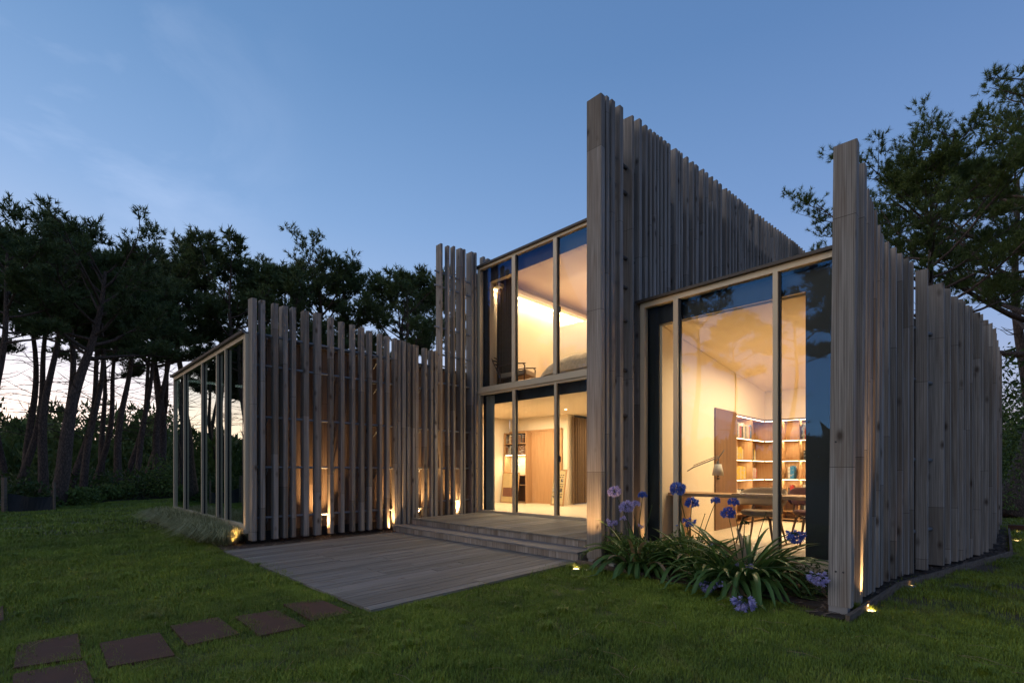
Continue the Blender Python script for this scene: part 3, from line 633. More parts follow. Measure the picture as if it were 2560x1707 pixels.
b = MB(); b.prism([tuple(A_ + Vector((.03, .03))), tuple(B_ + Vector((-.03, .03))), tuple(C_), tuple(E_)], -.03, .008); b.build('deck_underframe', M['dark_lining'], deck, -Vector(deck.location))
# steps and upper platform
steps = thing('terrace_steps', 'two wide timber steps up to the glass doors, faced with short upright boards', 'steps', (-6.9, 6.5, 0))
Z1, Z2 = .17, .298
L0, L1 = Vector((-9.55, 6.245)), Vector((-4.37, 5.985)); Q0, Q1 = Vector((-9.42, 6.68)), Vector((-4.42, 6.44))
def risers(P, Q, z0, z1, w=.145):
    L = (Q - P).length; n = round(L / w); d = (Q - P) / L; nr = Vector((d.y, -d.x))
    for i in range(n):
        a = P + d * (i * L / n + .002); c = P + d * ((i + 1) * L / n - .002); off = nr * random.uniform(0, .003)
        world_board('riser_board', steps, [a + off, c + off, c - nr * .022, a - nr * .022], z0, z1 - .03, 'riser_wood')
risers(L0, L1, .042, Z1); risers(Q0, Q1, Z1 - .02, Z2)
def treads(P, Q, Pb, Qb, z, n, over=.02):
    d = (Q - P).normalized(); nr = Vector((d.y, -d.x))
    for i in range(n):
        a, c = P.lerp(Pb, i / n + .002), Q.lerp(Qb, i / n + .002); a2, c2 = P.lerp(Pb, (i + 1) / n - .002), Q.lerp(Qb, (i + 1) / n - .002)
        if i == 0: a, c = a + nr * over, c + nr * over
        world_board('tread_board', steps, [a, c, c2, a2], z - .028, z, 'tread_wood')
wood('tread_wood', (.12, .11, .105), (.28, .265, .255), axis=0, knots=False, joints=False, tonevar=.3, fine=45, brownamt=.3)
treads(L0, L1, Q0 + Vector((-.05, -.0)), Q1, Z1, 3)
PB0, PB1 = Vector((-9.56, 8.93)), Vector((-4.34, 8.78))
nb = 36
for i in range(nb):
    s0, s1 = i / nb + .0004, (i + 1) / nb - .0004; a, c = Q0.lerp(Q1, s0), Q0.lerp(Q1, s1); a2, c2 = PB0.lerp(PB1, s0), PB0.lerp(PB1, s1)
    world_board('platform_board', steps, [a + Vector((0, -.02)), c + Vector((0, -.02)), c2, a2], Z2 - .028, Z2 + random.uniform(-.0015, .0015), 'deck_wood')
b = MB(); b.prism([tuple(L0 + Vector((.03, .04))), tuple(L1 + Vector((-.025, .04))), tuple(PB1), tuple(PB0)], -.02, .135); b.prism([tuple(Q0 + Vector((.03, .04))), tuple(Q1 + Vector((-.025, .04))), tuple(PB1), tuple(PB0)], .136, .265); b.build('step_core', M['dark_lining'], steps, -Vector(steps.location))
b = MB(); b.box(-4.372, -4.35, 6.02, 6.44, .03, Z1 - .03); b.build('end_board', M['riser_wood'], steps, -Vector(steps.location))
# rusty stepping plates
pl = [[(-5.145, 2.09), (-4.403, 2.04), (-4.372, 2.42), (-5.101, 2.434)], [(-5.034, 1.611), (-4.299, 1.561), (-4.28, 1.935), (-4.986, 1.962)], [(-5.134, 1.131), (-4.462, 1.098), (-4.47, 1.468), (-5.132, 1.499)],
      [(-5.016, .64), (-4.365, .604), (-4.291, .972), (-4.989, 1.022)], [(-5.446, .196), (-4.805, .159), (-4.709, .502), (-5.441, .553)], [(-5.0, -.20), (-4.33, -.22), (-4.24, .13), (-4.742, .145)], [(-7.1, .10), (-6.43, .08), (-6.38, .15), (-7.05, .47)]]
pl[5] = [(-4.66, .15), (-3.96, .13), (-3.93, .49), (-4.63, .51)]; pl[6] = [(-7.12, -.2), (-6.42, -.22), (-6.41, .147), (-7.1, .16)]
PLAB = ['rusty steel stepping plate nearest the corner of the deck', 'rusty steel stepping plate, second from the deck', 'rusty steel stepping plate, third from the deck', 'rusty steel stepping plate, fourth from the deck, set a little nearer the camera',
        'rusty steel stepping plate, fifth from the deck, near the left edge', 'rusty steel stepping plate cut off by the bottom edge of the photo', 'rusty stepping plate just showing at the left edge of the photo']
for P, lb in zip(pl, PLAB):
    c = sum((Vector(p) for p in P), Vector((0, 0))) / 4; b = MB(); b.prism([tuple(Vector(p) - c) for p in P], 0, .022)
    tag(b.build('stepping_plate', M['rust'], loc=(c.x, c.y, .0)), lb, 'stepping plate', 'rusty plates leading across the lawn to the deck')
# timber edging of the beds
ed = thing('timber_edging', 'low timber edging board along the bark bed of the east screen', 'garden edging', (BORDER[0][0], BORDER[0][1], 0))
for (a, c) in zip(BORDER, BORDER[1:]):
    a, c = Vector(a), Vector(c); d = (c - a).normalized(); nr = Vector((d.y, -d.x)); L = (c - a).length; k = max(1, round(L / 1.6))
    for i in range(k):
        p, q = a + d * (L * i / k + .003), a + d * (L * (i + 1) / k - .003); world_board('edging_board', ed, [p, p + nr * .035, q + nr * .035, q], -.02, .075 + random.uniform(-.006, .006), 'edge_wood')
ed = thing('timber_edging', 'short brown edging board between the high post and the flower bed', 'garden edging', (-4.4, 5.98, 0))
for a, c in zip([(-4.36, 5.93), (-3.75, 5.84)], [(-3.755, 5.84), (-3.2, 5.75)]):
    a, c = Vector(a), Vector(c); nr = Vector((.01, .03)); world_board('edging_board', ed, [a, c, c + nr, a + nr], -.02, .07, 'edge_wood')
b = MB(); b.prism([(-3.80, 5.90), (-3.70, 5.88), (-3.69, 5.96), (-3.79, 5.97)], .05, .095); tag(b.build('stone', M['stone_pale']), 'small pale stone on the edging beside the high post', 'stone')
b = MB(); b.box(.24, 5.5, 16.1, 16.3, -.02, .13); tag(b.build('steel_edging', M['rust_bright'] if 'rust_bright' in M else M['rust']), 'long rust coloured steel edging across the lawn beyond the east screen', 'garden edging')
# ================================================================ uplights
def uplight(x, y, label, power=6, ang=75, lens='lamp_lens', z=.015, rot=(0, 0, 0), r=.055, off=(0, 0)):
    t = thing('ground_light', label, 'ground light', (x, y, z), 'uplights sunk in the ground round the house')
    b = MB(); b.lathe([(r + .018, -.02), (r + .018, .004), (r, .006), (r, .0)], 20); b.build('trim_ring', M['steel'], t, smooth=True)
    b = MB(); b.lathe([(r - .002, -.001), (r * .6, .002), (.0005, .003)], 20); b.build('lens', M[lens], t, smooth=True)
    if power:
        l = D.lights.new('uplight_lamp', 'SPOT'); l.energy = power * 4; l.spot_size = R(ang); l.spot_blend = .8; l.color = (1, .56, .22); l.shadow_soft_size = .06
        o = D.objects.new('uplight_lamp', l); COL.objects.link(o); o.parent = t; o.location = (off[0], off[1], .03); o.rotation_euler = (R(180) + rot[0], rot[1], 0)
    return t
uplight(-9.86, 3.14, 'glowing ground light at the foot of the first west post', 24, 50, rot=(R(-8), 0, 0))
uplight(-9.66, 4.70, 'glowing ground light between low west posts at the middle of the deck', 95, 75, rot=(0, R(-3), 0))
uplight(-9.60, 6.22, 'glowing ground light at the back corner of the deck beside the steps', 80, 75, rot=(0, R(-3), 0))
uplight(-9.80, 7.05, 'ground light glowing behind the west posts where the steps meet them', 80, 80, z=.30)
uplight(-9.84, 8.32, 'ground light glowing between the tall west posts beside the glass doors', 80, 80, z=.30)
uplight(-4.137, 5.62, 'ground light half sunk in grass in front of the high post', 40, 60, rot=(R(-16), 0, 0))
uplight(-.86, 5.88, 'bright ground light in the grass at the corner of the east screen', 70, 60, rot=(0, R(-5), 0))
uplight(-.70, 7.49, 'faint ground light in the worn grass along the east screen', 1.5, 60, 'lamp_lens_dim', r=.03)
uplight(.33, 13.7, 'nearer of two ground lights on this side of the steel edging', 4, 80)
uplight(.40, 15.75, 'small ground light close to the steel edging', 2, 70, 'lamp_lens_dim', r=.05)
uplight(.47, 24.5, 'ground light beyond the steel edging on the east lawn', 8, 80, r=.08)
uplight(.74, 36.5, 'farthest ground light by the hedge at the right', 8, 80, r=.09)
uplight(-3.92, 6.92, 'ground light hidden behind the agapanthus at the window corner', 10, 60)
# ================================================================ furnishings
# fitted oak bookshelves of the study: an L round the corner
def shelf_unit(t, lab):
    return t
SZ = [.50, .76, 1.185, 1.586, 2.022, 2.46]
bk = thing('bookcase', 'fitted oak bookcase with lit shelves in the corner of the study', 'bookcase', (-3.4, 11.8, ZF))
def bpart(b, name, m, t=None, label=None):
    t = t or bk; o = b.build(name, M[m], t); o.location = -Vector(t.location); return tag(o, label)
XB = -3.955; DEP = .30; YB = 12.235
for z in SZ + [ZF + .06]:
    b = MB(); b.box(XB, XB + DEP, 10.25, YB - DEP, z - .018, z); b.box(XB, -1.52, YB - DEP + .001, YB, z - .018, z); bpart(b, 'shelf', 'oak')
for v in (10.235, 11.14): b = MB(); b.box(XB, XB + DEP, v, v + .022, ZF, 2.442); bpart(b, 'side_panel', 'oak')
for u in (-3.33, -2.99, -2.36, -1.75): b = MB(); b.box(u, u + .022, YB - DEP, YB, ZF, 2.442); bpart(b, 'side_panel', 'oak')
b = MB(); b.box(XB - .002, XB + .004, 10.26, YB, ZF, 2.44); b.box(XB + .006, -1.52, YB + .001, YB + .006, ZF, 2.44); bpart(b, 'back_panel', 'oak')
for z in (2.46, 2.022, 1.586, 1.185):
    b = MB(); b.box(XB + DEP - .03, XB + DEP - .012, 10.27, 11.92, z - .026, z - .0185); b.box(XB + DEP, -1.55, YB - DEP + .014, YB - DEP + .03, z - .026, z - .0185); bpart(b, 'light_strip', 'led')
    for v in (10.7, 11.6): area('shelf_light', (XB + .22, v, z - .035), .7, 1.5, (1, .76, .46), sy=.02, rot=(0, 0, R(90)))
    for u in (-3.15, -2.65, -2.05): area('shelf_light', (u, YB - .2, z - .035), .5, 1.5, (1, .76, .46), sy=.02)
# books
BC = {'white': (.62, .58, .5), 'cream': (.6, .5, .33), 'yellow': (.62, .42, .04), 'red': (.38, .03, .03), 'green': (.03, .22, .10), 'blue': (.03, .20, .45), 'black': (.02, .02, .022), 'grey': (.22, .21, .2), 'brown': (.13, .06, .03), 'pink': (.5, .2, .22)}
for k, c in BC.items():
    m = Mat('book_' + k); co = m.coords((4, 4, 26), rnd=5); bands = m.math('GREATER_THAN', m.noise(co, 1, 1), .60)
    m.base(m.mix(m.math('MULTIPLY', bands, .55), c, tuple(.55 - x * .5 for x in c)), .55); M['book_' + k] = m.m
bookn = {}
ORD = ['first', 'second', 'third', 'fourth', 'fifth', 'sixth', 'seventh', 'eighth', 'ninth', 'tenth', 'eleventh', 'twelfth', 'thirteenth', 'fourteenth', 'fifteenth', 'sixteenth', 'seventeenth', 'eighteenth', 'nineteenth', 'twentieth', 'twenty-first', 'twenty-second']
def book(loc, w, d, h, col, label, rot=(0, 0, 0), group='books on the study shelves'):
    t = thing('book', label, 'book', loc, group, rot)
    b = MB(); b.box(0, w, 0, d, 0, .003); b = MB()
    b.box(0, .003, 0, d, 0, h); b.box(w - .003, w, 0, d, 0, h); b.box(.003, w - .003, 0, .003, 0, h); b.build('cover', M['book_' + col], t)
    b = MB(); b.box(.0035, w - .0035, .0035, d - .005, .003, h - .004); b.build('page_block', M['cream'], t)
def row(x0, y0, z, rotz, cols, where, h=(.22, .30), w=(.022, .045), d=.2, rowlab=None, group='books on the study shelves'):
    rr = random.Random(hash(where) % 1000 + int(z * 100)); a = 0; seen = {}
    for i, c in enumerate(cols):
        ww = rr.uniform(*w); hh = rr.uniform(*h); tilt = 0
        if i == len(cols) - 1 and rr.random() < .5: tilt = R(8)
        p = Vector((x0 + math.cos(rotz) * a, y0 + math.sin(rotz) * a, z + .001))
        lb = f'{c} book, {ORD[i]} from the left {where}'
        book(p, ww, d, hh, c, lb, (0, -tilt if 0 else 0, rotz), group); a += ww + .002
rL = R(90)
# left leg of the L (shelves facing east): positions run along y; spine faces +x -> rotate so local -y points to +x
def rowW(y0, z, cols, where, **k): row(XB + DEP - .02, y0, z, R(90), cols, where, **k)
def rowB(x0, z, cols, where, **k): row(x0, YB - DEP + .03, z, 0, cols, where, **k)
rowW(10.28, 2.022, ['black', 'grey', 'white', 'red', 'pink', 'black', 'white', 'white', 'grey', 'cream', 'white', 'pink', 'blue'], 'in the top compartment by the cupboard', w=(.045, .08))
rowW(10.30, 1.586, ['white', 'yellow', 'yellow', 'yellow', 'yellow', 'cream'], 'under the top left books', w=(.05, .07), h=(.2, .25))
rowW(10.30, 1.185, ['yellow', 'yellow', 'yellow', 'cream', 'yellow', 'yellow', 'cream', 'yellow'], 'among the yellow volumes', w=(.055, .07), h=(.24, .26))
rowW(10.30, .76, ['white', 'white', 'white', 'grey', 'black', 'white'], 'just above the desk at the left', w=(.06, .09), h=(.19, .23))
rowW(11.22, 1.586, ['black', 'yellow', 'white'], 'on the middle shelf beside the corner', w=(.05, .07), h=(.18, .24))
rowW(11.20, 1.185, ['white', 'pink', 'white', 'red'], 'on the third shelf beside the corner', w=(.05, .07), h=(.2, .24))
rowB(-2.94, 2.022, ['black', 'grey', 'red', 'black', 'cream', 'grey', 'green', 'black', 'grey', 'pink', 'brown', 'grey', 'black', 'white'], 'in the right hand top row', w=(.02, .045), h=(.24, .33))
rowB(-2.90, 1.586, ['black', 'black', 'yellow', 'white', 'white', 'yellow', 'white', 'cream'], 'in the right hand second row', w=(.03, .06), h=(.2, .29))
rowB(-3.20, 1.185, ['white', 'blue', 'blue'], 'on the narrow third corner shelf', w=(.03, .05), h=(.24, .28))
rowB(-3.20, .76, ['black', 'red', 'red'], 'on the narrow corner shelf above the desk', w=(.03, .05), h=(.22, .3))
rowB(-2.94, .76, ['blue', 'white', 'white', 'cream', 'black', 'white', 'grey', 'green', 'green', 'white', 'red', 'black', 'red', 'white'], 'in the long row above the desk', w=(.025, .045), h=(.25, .34))
rowB(-2.94, .335, ['black', 'grey', 'black', 'white', 'grey', 'black', 'black', 'grey'], 'on the lowest shelf behind the chairs', w=(.03, .05), h=(.26, .34))
b = MB(); b.hexa([(0, 0, 0), (.30, 0, 0), (.30, .04, 0), (0, .04, 0)], [(0, .10, .30), (.30, .10, .30), (.30, .12, .30), (0, .12, .30)]); tag(b.build('picture_board', M['cream'], loc=(-2.66, YB - .26, 1.187)), 'blank cream board leaning on the third shelf at the right', 'board')
# desk along the window
dk = thing('desk', 'long thin timber desk top running across behind the study window', 'desk', (-2.6, 7.6, ZF))
b = MB(); b.box(-3.66, -1.52, 7.36, 8.0, ZF + .70, ZF + .745); bpart(b, 'desk_top', 'oak', dk)
for u in (-3.6, -1.62): b = MB(); b.box(u, u + .05, 7.45, 7.95, ZF, ZF + .699); bpart(b, 'leg', 'oak', dk)
b = MB(); b.box(-2.72, -2.12, 7.42, 7.86, ZF + .746, ZF + .756); tag(b.build('writing_mat', M['walnut']), 'thin dark leather writing mat lying on the desk', 'desk mat')
# clamp lamp
lp = thing('desk_lamp', 'jointed wall lamp with pale cone shade reaching over the desk', 'lamp', (-3.66, 8.05, 1.35))
b = MB(); b.tube([(0, 0, 0), (.10, 0, .06), (.52, .0, .22)], .009, 6); b.tube([(.10, 0, .09), (.50, .0, .245)], .006, 6); b.build('arm', M['steel'], lp, smooth=True)
b = MB(); b.tube([(.52, 0, .22), (.60, 0, .33)], .007, 6); b.tube([(.52, 0, .22), (.50, 0, .15)], .008, 6); b.lathe([(.022, .0), (.024, -.05), (.02, -.07)], 14, c=(.50, 0, .16)); b.build('joint', M['steel'], lp, smooth=True)
b = MB(); b.lathe([(.045, .09), (.052, .09), (.092, -.09), (.088, -.09), (.042, .085)], 26, c=(.50, 0, .02)); b.build('lamp_shade', M['shade_grey'], lp, smooth=True)
# shell chairs
def shell_chair(name, label, x, y, rz, fab, arms=True):
    t = thing(name, label, 'chair', (x, y, ZF), 'upholstered shell chairs at the desk', (0, 0, rz))
    s = MB()    # seat cushion, rounded
    N = 28; prof = [(0, .40), (.6, .40), (.93, .415), (1, .44), (.95, .475), (.7, .487), (0, .49)]
    def sq(a, r): c, s_ = math.cos(a), math.sin(a); k = (abs(c) ** 2.6 + abs(s_) ** 2.6) ** (-1 / 2.6); return c * k * .27 * r, s_ * k * .26 * r
    for i, (r, z) in enumerate(prof):
        for k in range(N): xx, yy = sq(2 * math.pi * k / N, max(r, .02)); s.v.append((xx, yy, z + .02 * abs(xx) * 4 * r))
    for i in range(len(prof) - 1):
        for k in range(N): k2 = (k + 1) % N; s.f.append((i * N + k, i * N + k2, (i + 1) * N + k2, (i + 1) * N + k)); s.mi.append(0)
    s.build('seat', M[fab], t, smooth=True)
    b = MB(); K = 26; Zs = 9        # curved back wrapping round, local back at -y
    for side_ in (0, 1):
        for i in range(Zs + 1):
            for k in range(K + 1):
                a = R(-205 + 230 * k / K) if arms else R(-160 + 140 * k / K); e = abs((k / K) - .5) * 2
                top = .83 - (.20 if arms else .08) * e ** 3; bot = .55 + (.08 if arms else .02) * (1 - e) ** .6 * 0 + .02 * e
                z = bot + (top - bot) * i / Zs; rr_ = .29 + .04 * (i / Zs) + (.0 if side_ == 0 else .045 * math.sin(math.pi * min(1, max(.02, i / Zs))) ** .5)
                b.v.append((rr_ * math.cos(a), rr_ * math.sin(a) * .95, z))
    n1 = (Zs + 1) * (K + 1)
    for i in range(Zs):
        for k in range(K):
            a = i * (K + 1) + k; b.f.append((a, a + K + 1, a + K + 2, a + 1)); b.f.append((n1 + a, n1 + a + 1, n1 + a + K + 2, n1 + a + K + 1)); b.mi += [0, 0]
    for k in range(K):
        b.f.append((k, k + 1, n1 + k + 1, n1 + k)); a = Zs * (K + 1) + k; b.f.append((a, n1 + a, n1 + a + 1, a + 1)); b.mi += [0, 0]
    b.build('backrest', M[fab], t, smooth=True)
    b = MB(); b.tube([(-.20, -.25, .60), (-.22, -.20, .46), (-.2, -.12, .42)], .018, 8); b.tube([(.20, -.25, .60), (.22, -.20, .46), (.2, -.12, .42)], .018, 8); b.build('back_bracket', M['walnut'], t, smooth=True)
    for sx in (-1, 1):
        for sy in (-1, 1):
            b = MB(); b.tube([(sx * .13, sy * .12, .405), (sx * .19, sy * .18, .38), (sx * .225, sy * .215, .2), (sx * .265, sy * .25, .0)], [.016, .02, .016, .010], 8); b.build('leg', M['walnut'], t, smooth=True)
    return t
shell_chair('shell_chair', 'grey brown upholstered armchair with open back drawn up to the desk', -2.52, 8.06, R(176), 'shell_fabric')
shell_chair('shell_chair', 'plum upholstered shell chair half hidden behind the window mullion', -1.93, 8.55, R(-150), 'plum_fabric', False)
# hall: bookcase, curtain, leaning poster, second picture
hk = thing('bookcase', 'hall bookcase with dark upper shelves and a lit niche', 'bookcase', (-11.5, 12.5, .3))
for z in (.34, .9, 1.22, 1.90, 2.27, 2.62): b = MB(); b.box(-12.02, -11.07, 12.28, 12.58, z - .02, z); bpart(b, 'shelf', 'oak', hk)
for u in (-12.05, -11.07): b = MB(); b.box(u, u + .025, 12.27, 12.6, .3, 2.64); bpart(b, 'side_panel', 'oak', hk)
b = MB(); b.box(-12.02, -11.08, 12.585, 12.60, .3, 1.21); b.box(-12.02, -11.08, 12.585, 12.6, 1.88, 2.62); bpart(b, 'back_panel', 'oak_dark', hk)
b = MB(); b.box(-12.0, -11.09, 12.30, 12.32, 1.868, 1.879); bpart(b, 'light_strip', 'led', hk)
area('niche_light', (-11.5, 12.4, 1.85), .9, 5, (1, .8, .5), sy=.03)
for z, wh in ((1.90, 'on the lower hall bookcase shelf'), (2.27, 'on the top hall bookcase shelf')):
    row(-11.98, 12.32, z, 0, [random.Random(i + int(z * 10)).choice(['brown', 'grey', 'black', 'cream', 'brown', 'brown', 'black']) for i in range(16)], wh, w=(.035, .06), h=(.22, .31), group='books in the hall bookcase')
b = MB(); b.lathe([(.05, 0), (.07, .05), (.045, .16), (.03, .24), (.055, .30), (.05, .34), (.0, .36)], 16); tag(b.build('vase', M['shade_grey'], loc=(-11.55, 12.42, 1.22), smooth=True), 'pale figurine shaped vase in the lit niche of the hall bookcase', 'vase')
def pleated(name, label, x0, x1, y, z0, z1, m, waves, amp=.05, axis='x', cat='curtain'):
    b = MB(); n = waves * 8
    for sgn in (0, 1):
        for i in range(n + 1):
            s_ = i / n; a = math.sin(s_ * waves * 2 * math.pi) * amp + .3 * amp * math.sin(s_ * waves * 5.1 + 1); t_ = x0 + (x1 - x0) * s_
            for z, k in ((z0, 1.15), (z0 + (z1 - z0) * .55, 1.0), (z1, .6)):
                b.v.append((t_, y + a * k + sgn * .006, z) if axis == 'x' else (y + a * k + sgn * .006, t_, z))
    N = (n + 1) * 3
    for s0 in (0, N):
        for i in range(n):
            for j in (0, 1): a = s0 + i * 3 + j; b.f.append((a, a + 3, a + 4, a + 1)); b.mi.append(0)
    c = (x0, y, z0) if axis == 'x' else (y, x0, z0); b.v = [(p[0] - c[0], p[1] - c[1], p[2] - c[2]) for p in b.v]
    return tag(b.build(name, M[m], loc=c, smooth=True), label, cat)
pleated('curtain', 'dark brown pleated curtain at the left of the upper window', -9.62, -8.98, 9.52, 3.52, 6.42, 'curtain_brown', 7, .05)
pleated('curtain', 'dark brown pleated curtain drawn across the back of the hall', 12.78, 15.9, -9.56, .32, 3.05, 'curtain_brown', 24, .05, 'y')
pleated('curtain', 'bluish net curtain gathered at the left of the glass doors', -9.60, -9.30, 9.12, .34, 3.30, 'curtain_net', 5, .03)
def picture(name, label, loc, rot, w, h, kind):
    t = thing(name, label, 'picture', loc, None, rot)
    b = MB(); f = .02
    b.box(0, w, 0, .025, 0, f); b.box(0, w, 0, .025, h - f, h); b.box(0, f, 0, .025, f, h - f); b.box(w - f, w, 0, .025, f, h - f); b.build('picture_frame', M['oak'], t)
    b = MB(); b.box(f, w - f, .01, .02, f, h - f); b.build('print', M['cream'], t)
    b = MB()
    if kind:       # a black lettered poster: bands of block type and a double rule
        z = h * .86
        for sz, words in ((.03, 5), (.03, 4), (.10, 3), (.03, 6), (.03, 5), (.13, 3), (.03, 6), (.05, 4)):
            L = (w - .14) / words
            for i in range(words): b.box(.07 + i * L, .07 + i * L + L * .7, .006, .0095, z - sz, z)
            z -= sz + .04
        for e in (.035, .045): b.box(e, w - e, .007, .0095, e, e + .004); b.box(e, w - e, .007, .0095, h - e, h - e + .004); b.box(e, e + .004, .007, .0095, e, h - e); b.box(w - e, w - e + .004, .007, .0095, e, h - e)
        b.build('lettering', M['book_black'], t)
    else:
        b.box(.06, w - .06, .006, .0095, .2, .5); b.build('printed_scene', M['red_dull'], t)
    return t
picture('leaning_poster', 'large framed black lettered poster leaning against the hall wall', (-9.9, 12.1, .31), (R(-8), 0, R(-12)), .62, 1.1, True)
picture('leaning_picture', 'framed reddish picture leaning on the hall bookcase', (-12.0, 12.05, .31), (R(-8), 0, 0), .75, 1.0, False)
area('poster_glow', (-9.9, 11.4, 3.0), .2, 18)
# bedroom armchair and fur covered bed
t = thing('lounge_chair', 'low slatted wooden lounge chair by the upper window', 'chair', (-9.02, 9.72, 3.5), None, (0, 0, R(-72)))
for sx in (-1, 1):
    b = MB(); b.tube([(sx * .34, .32, 0), (sx * .34, .34, .52), (sx * .34, .30, .57)], .018, 8); b.build('leg', M['walnut'], t, smooth=True)
    b = MB(); b.tube([(sx * .34, -.32, 0), (sx * .33, -.36, .34), (sx * .31, -.42, .55)], .018, 8); b.build('leg', M['walnut'], t, smooth=True)
    b = MB(); b.tube([(sx * .34, .36, .575), (sx * .35, .0, .60), (sx * .34, -.40, .56)], .016, 8); b.build('armrest', M['walnut'], t, smooth=True)
    b = MB(); b.tube([(sx * .32, .33, .30), (sx * .32, -.36, .24), (sx * .30, -.66, .86)], .016, 8); b.build('side_rail', M['walnut'], t, smooth=True)
b = MB(); b.hexa([(-.30, -.38, .26), (.30, -.38, .26), (.30, .36, .32), (-.30, .36, .32)], [(-.30, -.38, .37), (.30, -.38, .37), (.30, .36, .43), (-.30, .36, .43)]); b.build('seat_cushion', M['shell_fabric'], t)
for k in range(5): z = .42 + k * .1; y = -.44 - k * .045; b = MB(); b.box(-.30, .30, y - .008, y + .008, z, z + .03); b.build('back_slat', M['walnut'], t)
t = thing('bed', 'low bed heaped with a pale brown fur throw behind the upper window', 'bed', (-7.1, 10.1, 3.5))
b = MB(); b.box(-.9, 1.3, -.55, .9, .0, .30); b.build('bed_base', M['shade_grey'], t)
b = MB(); NX, NY = 36, 24
for j in range(NY + 1):
    for i in range(NX + 1):
        x = -1.02 + 2.4 * i / NX; y = -.62 + 1.5 * j / NY; e = max(0, 1 - ((x - .15) / 1.18) ** 4) * max(0, 1 - ((y - .13) / .76) ** 4)
        b.v.append((x, y, .05 + .60 * e ** .45 + .05 * noise.noise(Vector((x * 4, y * 4, 0))) * e + random.uniform(0, .015)))
for j in range(NY):
    for i in range(NX): a = j * (NX + 1) + i; b.f.append((a, a + 1, a + NX + 2, a + NX + 1)); b.mi.append(0)
b.build('fur_throw', M['fur'], t, smooth=True)
# ================================================================ agapanthus and shrubs
def ribbon(b, p0, az, L, w, up, droop, n=7, fold=.25, mi=0):
    """an arching strap leaf"""
    p = Vector(p0); el = up; d2 = Vector((math.cos(az), math.sin(az), 0)); sd_ = Vector((-d2.y, d2.x, 0)); o = len(b.v)
    for i in range(n + 1):
        s_ = i / n; ww = w * (.55 + .6 * s_) * (1 - s_ ** 4) + .002 if s_ < 1 else .001
        nrm = (d2 * -math.sin(el) + Vector((0, 0, math.cos(el))))
        b.v += [tuple(p - sd_ * ww * .5 + nrm * ww * fold), tuple(p), tuple(p + sd_ * ww * .5 + nrm * ww * fold)]
        p = p + (d2 * math.cos(el) + Vector((0, 0, math.sin(el)))) * (L / n); el -= droop / n
        if p.z + LZ < .05: p.z = .05 - LZ; el = max(el, -.1)
    for i in range(n):
        for k in (0, 1): a = o + i * 3 + k; b.f.append((a, a + 1, a + 4, a + 3)); b.mi.append(mi)
LZ = 0
def umbel(parent, loc, rad, m, rr, n=46, droop=0, sparse=1):
    t = node('flower_head', parent); t.location = loc
    pts_ = []; b = MB(); st = MB(); ga = math.pi * (3 - 5 ** .5)
    for i in range(int(n * sparse)):
        z = 1 - 1.55 * (i + .5) / n if not droop else rr.uniform(-1, .55); r_ = math.sqrt(max(0, 1 - z * z)); a = i * ga + rr.uniform(-.2, .2)
        d = Vector((r_ * math.cos(a), r_ * math.sin(a), z)); rd = rad * rr.uniform(.72, 1.05); base = d * rd * .55; base.z -= droop * rd * .2
        st.tube([(0, 0, 0), tuple(base)], .0013, 3, cap=False)
        dirn = (d + Vector((0, 0, -.25 - droop * .5))).normalized(); o1 = dirn.orthogonal().normalized(); o2 = dirn.cross(o1); L = rd * .42
        for k in range(6):
            q = k * math.pi / 3; side_ = o1 * math.cos(q) + o2 * math.sin(q); tn = o1 * -math.sin(q) + o2 * math.cos(q)
            m0 = base + dirn * L * .25 + side_ * L * .10; m1 = base + dirn * L * .75 + side_ * L * .34; tip = base + dirn * L * 1.0 + side_ * L * .62; w_ = L * .17
            b.add([base, m0 - tn * w_ * .5, m0 + tn * w_ * .5, m1 - tn * w_, m1 + tn * w_, tip], [(0, 1, 2), (1, 3, 4, 2), (3, 5, 4)])
    st.build('pedicels', M['stalk'], t); b.build('florets', M[m], t)
    return t
def agapanthus(label, x, y, nl, L, seed, heads, spread=1.0, az0=0, az1=2 * math.pi, nbuild=True):
    global LZ
    rr = random.Random(seed); t = thing('agapanthus', label, 'plant', (x, y, .04), 'agapanthus clumps under the study window'); LZ = .04
    for i in range(nl):
        b = MB(); a = rr.uniform(az0, az1); r0 = rr.uniform(0, .26); az = a + rr.uniform(-.4, .4)
        inner = rr.random(); ribbon(b, (r0 * math.cos(a), r0 * math.sin(a), 0), az, L * rr.uniform(.7, 1.15), rr.uniform(.052, .078), R(84) - inner * R(34), R(60) + inner * R(115) * spread, 8)
        b.build('leaf', M['strap_leaf'] if rr.random() > .08 else M['stalk_dry'], t, smooth=True)
    for (hx, hy, hz, rad, m, dr, sp) in heads:
        s_ = MB(); p1 = Vector((hx - x, hy - y, hz - .04)); p0 = Vector((rr.uniform(-.1, .1), rr.uniform(-.1, .1), 0)); mid = p0.lerp(p1, .5) + Vector((0, 0, .10 if dr < .5 else .28))
        P = [((1 - k) ** 2) * p0 + 2 * k * (1 - k) * mid + k * k * p1 for k in [j / 8 for j in range(9)]]
        s_.tube(P, [.008 - .004 * j / 8 for j in range(9)], 6); s_.build('flower_stalk', M['stalk'], t, smooth=True)
        if rad > 0: umbel(t, p1, rad, m, rr, droop=dr, sparse=sp)
    return t
def hp(x, y, v):   # where a sight line meets the flower bed's plane y = v
    r = ray(x, y); k = v / r[1]; return (r[0] * k, v, H0 + r[2] * k)
def H(x, y, v, rad, m='petal_blue', dr=0, sp=1.0): return (*hp(x, y, v), rad, m, dr, sp)
